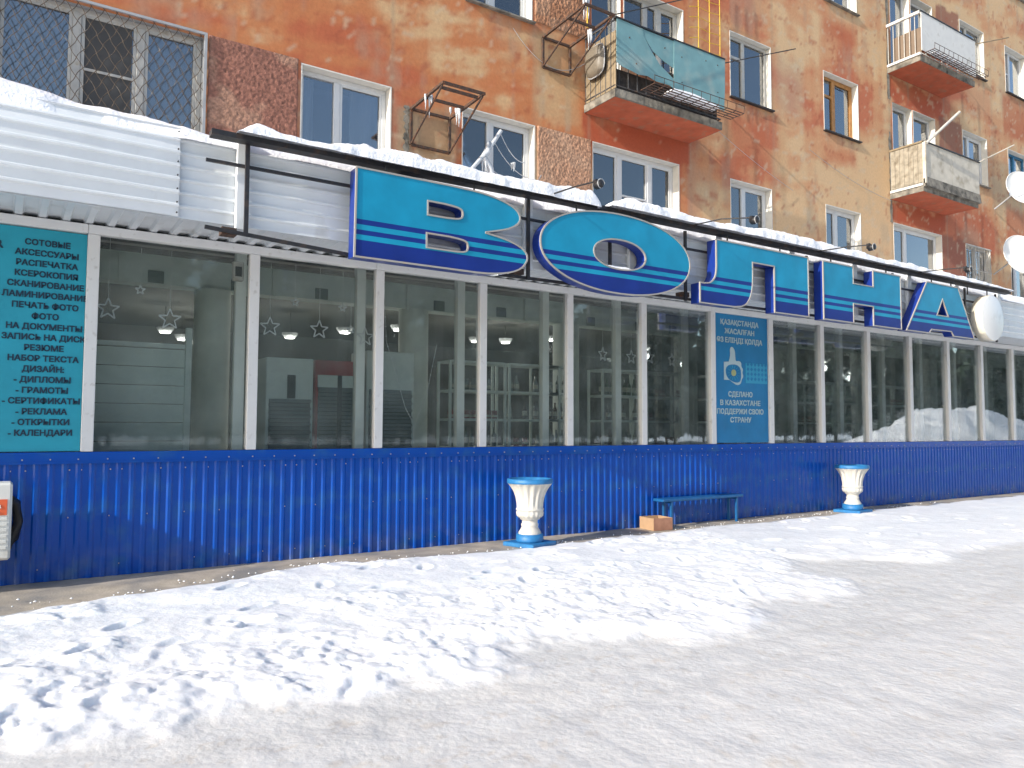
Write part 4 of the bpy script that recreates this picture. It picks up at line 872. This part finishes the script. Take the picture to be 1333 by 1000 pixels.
# ================================================================== things on the block's wall
def acbr(x0, x1, zb, zt, yo, zo, label, mids):
    b = empty('air_conditioner_bracket', ((x0+x1)/2, 9.95, zb), label, 'bracket', 'empty iron brackets on the orange wall'); y = 9.96; w_ = .036
    def br(n_, a, c): MB().bar(a, c, w_, w_).build(n_, RUST, b)
    br('frame_bar', (x0, y, zb), (x1, y, zb)); br('frame_bar', (x0, y, zt), (x1, y, zt)); br('frame_bar', (x0, y, zb), (x0, y, zt)); br('frame_bar', (x1, y, zb), (x1, y, zt))
    br('arm', (x0, y, zt), (x0, yo, zo)); br('arm', (x1, y, zt), (x1, yo, zo)); br('frame_bar', (x0-.02, yo, zo), (x1+.02, yo, zo))
    for t_ in mids: br('cross_bar', (x0, y+(yo-y)*t_, zt+(zo-zt)*t_+.002), (x1, y+(yo-y)*t_, zt+(zo-zt)*t_+.002))
    for x in (x0, x1): MB().bar((x+.002, yo+.03, zo-.02), (x+.002, y-.02, zb+.02), .022).build('strut', RUST, b)
    return b
def icicles(p, parent, n=4, L_=.2):
    m = MB()
    for i in range(n):
        x = p[0]+random.uniform(-.05, .05); y = p[1]+random.uniform(-.04, .04); l = L_*random.uniform(.4, 1); m.tube([(x, y, p[2]+.03), (x, y, p[2]-.03), (x+.005, y, p[2]-l*.6), (x, y, p[2]-l)], [.022, .017, .009, .002], 6)
    m.build('icicles', ICE, parent)
a1 = acbr(4.77, 5.41, 5.62, 6.15, 8.97, 6.17, 'empty rusty iron bracket between the two lower left windows', (.45, .85))
icicles((4.79, 9.45, 6.15), a1, 3, .3); icicles((5.40, 9.62, 6.15), a1, 5, .35); icicles((5.33, 9.7, 6.17), a1, 2, .12)
a2 = acbr(7.14, 7.70, 7.42, 7.92, 8.85, 7.96, 'empty dark iron bracket left of the turquoise balcony', (.6,))
icicles((7.2, 8.9, 8.05), a2, 4, .3); icicles((7.7, 9.4, 7.93), a2, 3, .3)
# frosted antenna mast in front of the third window
fa = empty('frosted_antenna', (5.5, 9.6, 4.6), 'bent antenna mast coated in frost with icy wires before the window', 'antenna')
m = MB(); m.tube([(5.15, 9.6, 4.78), (5.6, 9.6, 5.32), (5.88, 9.6, 5.66), (6.10, 9.6, 6.0)], [.028, .03, .035, .03], 7); m.build('mast', ICE, fa)
m = MB(); m.tube([(5.80, 9.6, 5.52), (5.92, 9.6, 5.38), (6.0, 9.6, 5.12), (6.25, 9.6, 4.86), (6.5, 9.6, 4.78)], [.05, .045, .04, .05, .04], 7); m.tube([(5.75, 9.6, 5.5), (5.86, 9.6, 5.62), (5.9, 9.6, 5.78)], [.03, .06, .03], 7); m.build('frozen_arm', ICE, fa)
m = MB()
for a_, b_, sg in (((6.08, 9.6, 5.98), (6.55, 9.62, 5.60), .12), ((5.98, 9.6, 5.8), (6.75, 9.64, 5.38), .14), ((5.9, 9.6, 5.4), (6.75, 9.64, 5.22), .08), ((6.75, 9.64, 5.38), (7.1, 9.95, 5.6), .05), ((6.75, 9.64, 5.22), (7.1, 9.95, 5.3), .05)):
    pts = [tuple(a_[j]*(1-t_)+b_[j]*t_-(sg*4*t_*(1-t_) if j == 2 else 0) for j in range(3)) for t_ in (i/10 for i in range(11))]; m.tube(pts, .007, 4)
m.build('icy_wire', ICE, fa)
icicles((6.35, 9.62, 5.52), fa, 5, .12); icicles((5.82, 9.6, 5.45), fa, 4, .3)
# battered basin hanging on the balcony side
dd = empty('old_dish', (7.9, 9.6, 7.6), 'grey metal basin hanging on the side of the turquoise balcony', 'basin')
m = MB(); prof = [(0, 0), (.12, .0), (.17, .03), (.20, .10)]
vs = []
for r_, h_ in prof:
    for k in range(24):
        t_ = 2*math.pi*k/24; cxx = math.copysign(abs(math.cos(t_))**.6, math.cos(t_)); szz = math.copysign(abs(math.sin(t_))**.6, math.sin(t_)); vs.append((7.88+h_*.8-.0, 9.62+r_*1.15*cxx, 7.60+r_*1.3*szz))
m.add(vs, [(i*24+k, (i+1)*24+k, (i+1)*24+(k+1) % 24, i*24+(k+1) % 24) for i in range(3) for k in range(24)], 0, True); m.build('bowl', mat('basin_enamel', (.17, .145, .11), .5, var=.1, vs=8), dd)
m = MB(); m.tube([(7.97, 9.62+.235*math.copysign(abs(math.cos(t_))**.6, math.cos(t_)), 7.6+.265*math.copysign(abs(math.sin(t_))**.6, math.sin(t_))) for t_ in (2*math.pi*k/24 for k in range(25))], .012, 5); m.build('rim', GREYM, dd)
# yellow rope ladder by the balcony
yl = empty('yellow_trellis', (10.9, 9.8, 8.3), 'thin yellow rope trellis running up beside the turquoise balcony', 'trellis')
m = MB()
for x in (10.63, 10.93, 11.22): m.tube([(x, 9.8, 8.25), (x+.01, 9.8, 9.3), (x, 9.8, 10.6)], .009, 5)
m.build('cord', YEL, yl); m = MB()
for i in range(8):
    z = 8.62+.2*i; m.tube([(10.40, 9.8, z-.02), (10.63, 9.8, z+.05), (10.93, 9.8, z+.03), (11.22, 9.8, z+.06)], .007, 4)
m.build('rung', YEL, yl)
yc = MB().tube([(7.62, 9.4, 7.98), (7.62, 9.4, 9.2)], .012, 5).build('yellow_pipe', YEL); tag(yc, 'short yellow pipe beside the dark bracket at the top edge', 'pipe')
# laundry poles
def pole(name, a, b, r, mt, label):
    o = MB().tube([a, b], r, 6).build(name, mt); tag(o, label, 'pole')
pole('laundry_pole', (10.62, 9.2, 8.12), (12.1, 8.75, 8.62), .010, DARK, 'thin dark laundry rod reaching right from the turquoise balcony')
pole('laundry_pole', (17.34, 9.12, 8.05), (18.05, 8.72, 8.80), .035, OLDW, 'thick white plank pole leaning up from the cream balcony corner')
pole('laundry_pole', (19.8, 9.2, 8.08), (21.1, 8.9, 8.72), .016, BOARDC, 'pale wooden rod sticking out right of the cream balcony')
pole('laundry_pole', (19.8, 9.2, 11.1), (21.0, 8.9, 11.5), .016, SLATB, 'brown wooden rod sticking out right of the white balcony')
pole('laundry_pole', (7.66, 8.9, 7.96), (9.3, 8.9, 8.75), .010, DARK, 'dark rod running up right from the iron bracket')
# satellite dishes
def dish(x, z, R_, label):
    d = empty('satellite_dish', (x, 9.45, z), label, 'satellite dish', 'white satellite dishes at the right edge')
    nrm = Vector((-.45, -.85, .25)).normalized(); qd = nrm.to_track_quat('Z', 'Y'); vs = []; C_ = Vector((x, 9.35, z))
    for i in range(9):
        r_ = R_*i/8
        for k in range(36): t_ = 2*math.pi*k/36; vs.append(C_+qd @ Vector((r_*math.cos(t_), r_*math.sin(t_)*1.06, .35*r_*r_/R_)))
    m = MB(); m.add(vs, [(i*36+k, i*36+(k+1) % 36, (i+1)*36+(k+1) % 36, (i+1)*36+k) for i in range(8) for k in range(36)], 0, True); m.build('reflector', SAT, d)
    m = MB(); m.tube([vs[8*36+k] for k in list(range(36))+[0]], .010, 5); m.build('rim', SAT, d)
    m = MB(); e = C_+nrm*.42*R_*1.9+Vector((0, 0, -.12)); m.tube([C_+qd @ Vector((0, -R_, .1)), e], .012, 5); m.lathe((e.x, e.y, e.z), [(0, -.03), (.035, -.03), (.035, .04), (0, .05)], 10); m.build('feed_arm', GREYM, d)
    m = MB(); m.tube([C_-nrm*.02, C_-nrm*.25, (x+.05, 9.97, z-.35)], .022, 6); m.build('mount', GREYM, d)
dish(22.32, 7.88, .45, 'white satellite dish, upper one below the blue framed window'); dish(22.15, 6.05, .52, 'white satellite dish, lower and larger one above the fascia')
# wires along the facade
wr = MB()
for a_, b_, sg in (((6.55, 9.96, 7.9), (8.0, 9.93, 7.7), .35), ((10.6, 9.6, 7.2), (13.6, 9.96, 6.5), .05), ((14.2, 9.96, 7.5), (17.3, 9.96, 6.9), .1)):
    wr.tube([tuple(a_[j]*(1-t_)+b_[j]*t_-(sg*4*t_*(1-t_) if j == 2 else 0) for j in range(3)) for t_ in (i/12 for i in range(13))], .005, 4)
tag(wr.build('facade_cable', GREYM), 'thin grey cables sagging across the orange wall', 'cable')

# ================================================================== across the road (seen mirrored in the glass)
def fir(seed, h):
    rg = np.random.default_rng(seed); n = 3000; z = h*(.12+.88*rg.random(n)**1.25); R_ = (1-(z/h)**1.6)*h*.19*(.8+.2*np.sin(z*3.2))+.12
    a = rg.random(n)*2*np.pi; r = R_*rg.random(n)**.45; c = np.stack([r*np.cos(a), r*np.sin(a), z-.25*r], -1)
    d1 = rg.normal(size=(n, 3))*.33; d2 = rg.normal(size=(n, 3))*.33; d1[:, 2] -= .05
    v_ = np.concatenate([c-d1, c+d2, c+d1], 0); m = MB(); m.add([tuple(p) for p in v_], [(i, n+i, 2*n+i) for i in range(n)]); return m
V_ = []; F_ = 0; protosT = [np.array(fir(k+1, (14, 17, 12.5)[k]).v) for k in range(3)]; TR = MB(); allv = []
for i in range(120):
    x = -8+(i % 40)*3.7+(i//40)*1.3+rng.uniform(-.8, .8); y = -25-8*(i//40)-rng.uniform(0, 4); s_ = rng.uniform(.8, 1.2); a_ = rng.uniform(0, 6)
    P_ = protosT[i % 3]*s_; Q_ = np.stack([P_[:, 0]*math.cos(a_)-P_[:, 1]*math.sin(a_)+x, P_[:, 0]*math.sin(a_)+P_[:, 1]*math.cos(a_)+y, P_[:, 2]], -1)
    n_ = len(Q_)//3; allv.append(Q_.reshape(3, n_, 3).transpose(1, 0, 2).reshape(-1, 3)); TR.tube([(x, y, -.1), (x, y, 5), (x, y, 11*s_)], [.18, .12, .03], 6)
allv = np.concatenate(allv).astype(np.float32); nf = len(allv)//3; me = bpy.data.meshes.new('far_wood'); me.vertices.add(len(allv)); me.vertices.foreach_set('co', allv.ravel())
me.loops.add(len(allv)); me.loops.foreach_set('vertex_index', np.arange(len(allv), dtype=np.int32)); me.polygons.add(nf); me.polygons.foreach_set('loop_start', np.arange(0, len(allv), 3, dtype=np.int32)); me.update(calc_edges=True); me.materials.append(GROVE)
fw_ = tag(link('far_wood', me), 'dark fir wood across the road, mirrored in the shop glass', 'wood', kind='stuff'); TR.build('trunks', BARK, fw_)
xh = np.linspace(30, 62, 150); yh = np.linspace(-7.5, 1.0, 50); XH, YH = np.meshgrid(xh, yh)
env = np.interp(XH, [30, 34, 40, 44, 50, 62], [0, .9, 2.7, 2.2, 1.3, 0])*np.clip(1-((YH+3.2)/4.2)**2, 0, 1)
ZHH = env*(.75+.5*fbm(XH*.9, YH*.9, 601, 5, .6))-.05
tag(grid_mesh('snow_heap', XH, YH, ZHH, SNOW), 'tall ploughed snow heap mirrored in the right shop windows', 'snow heap', kind='stuff')
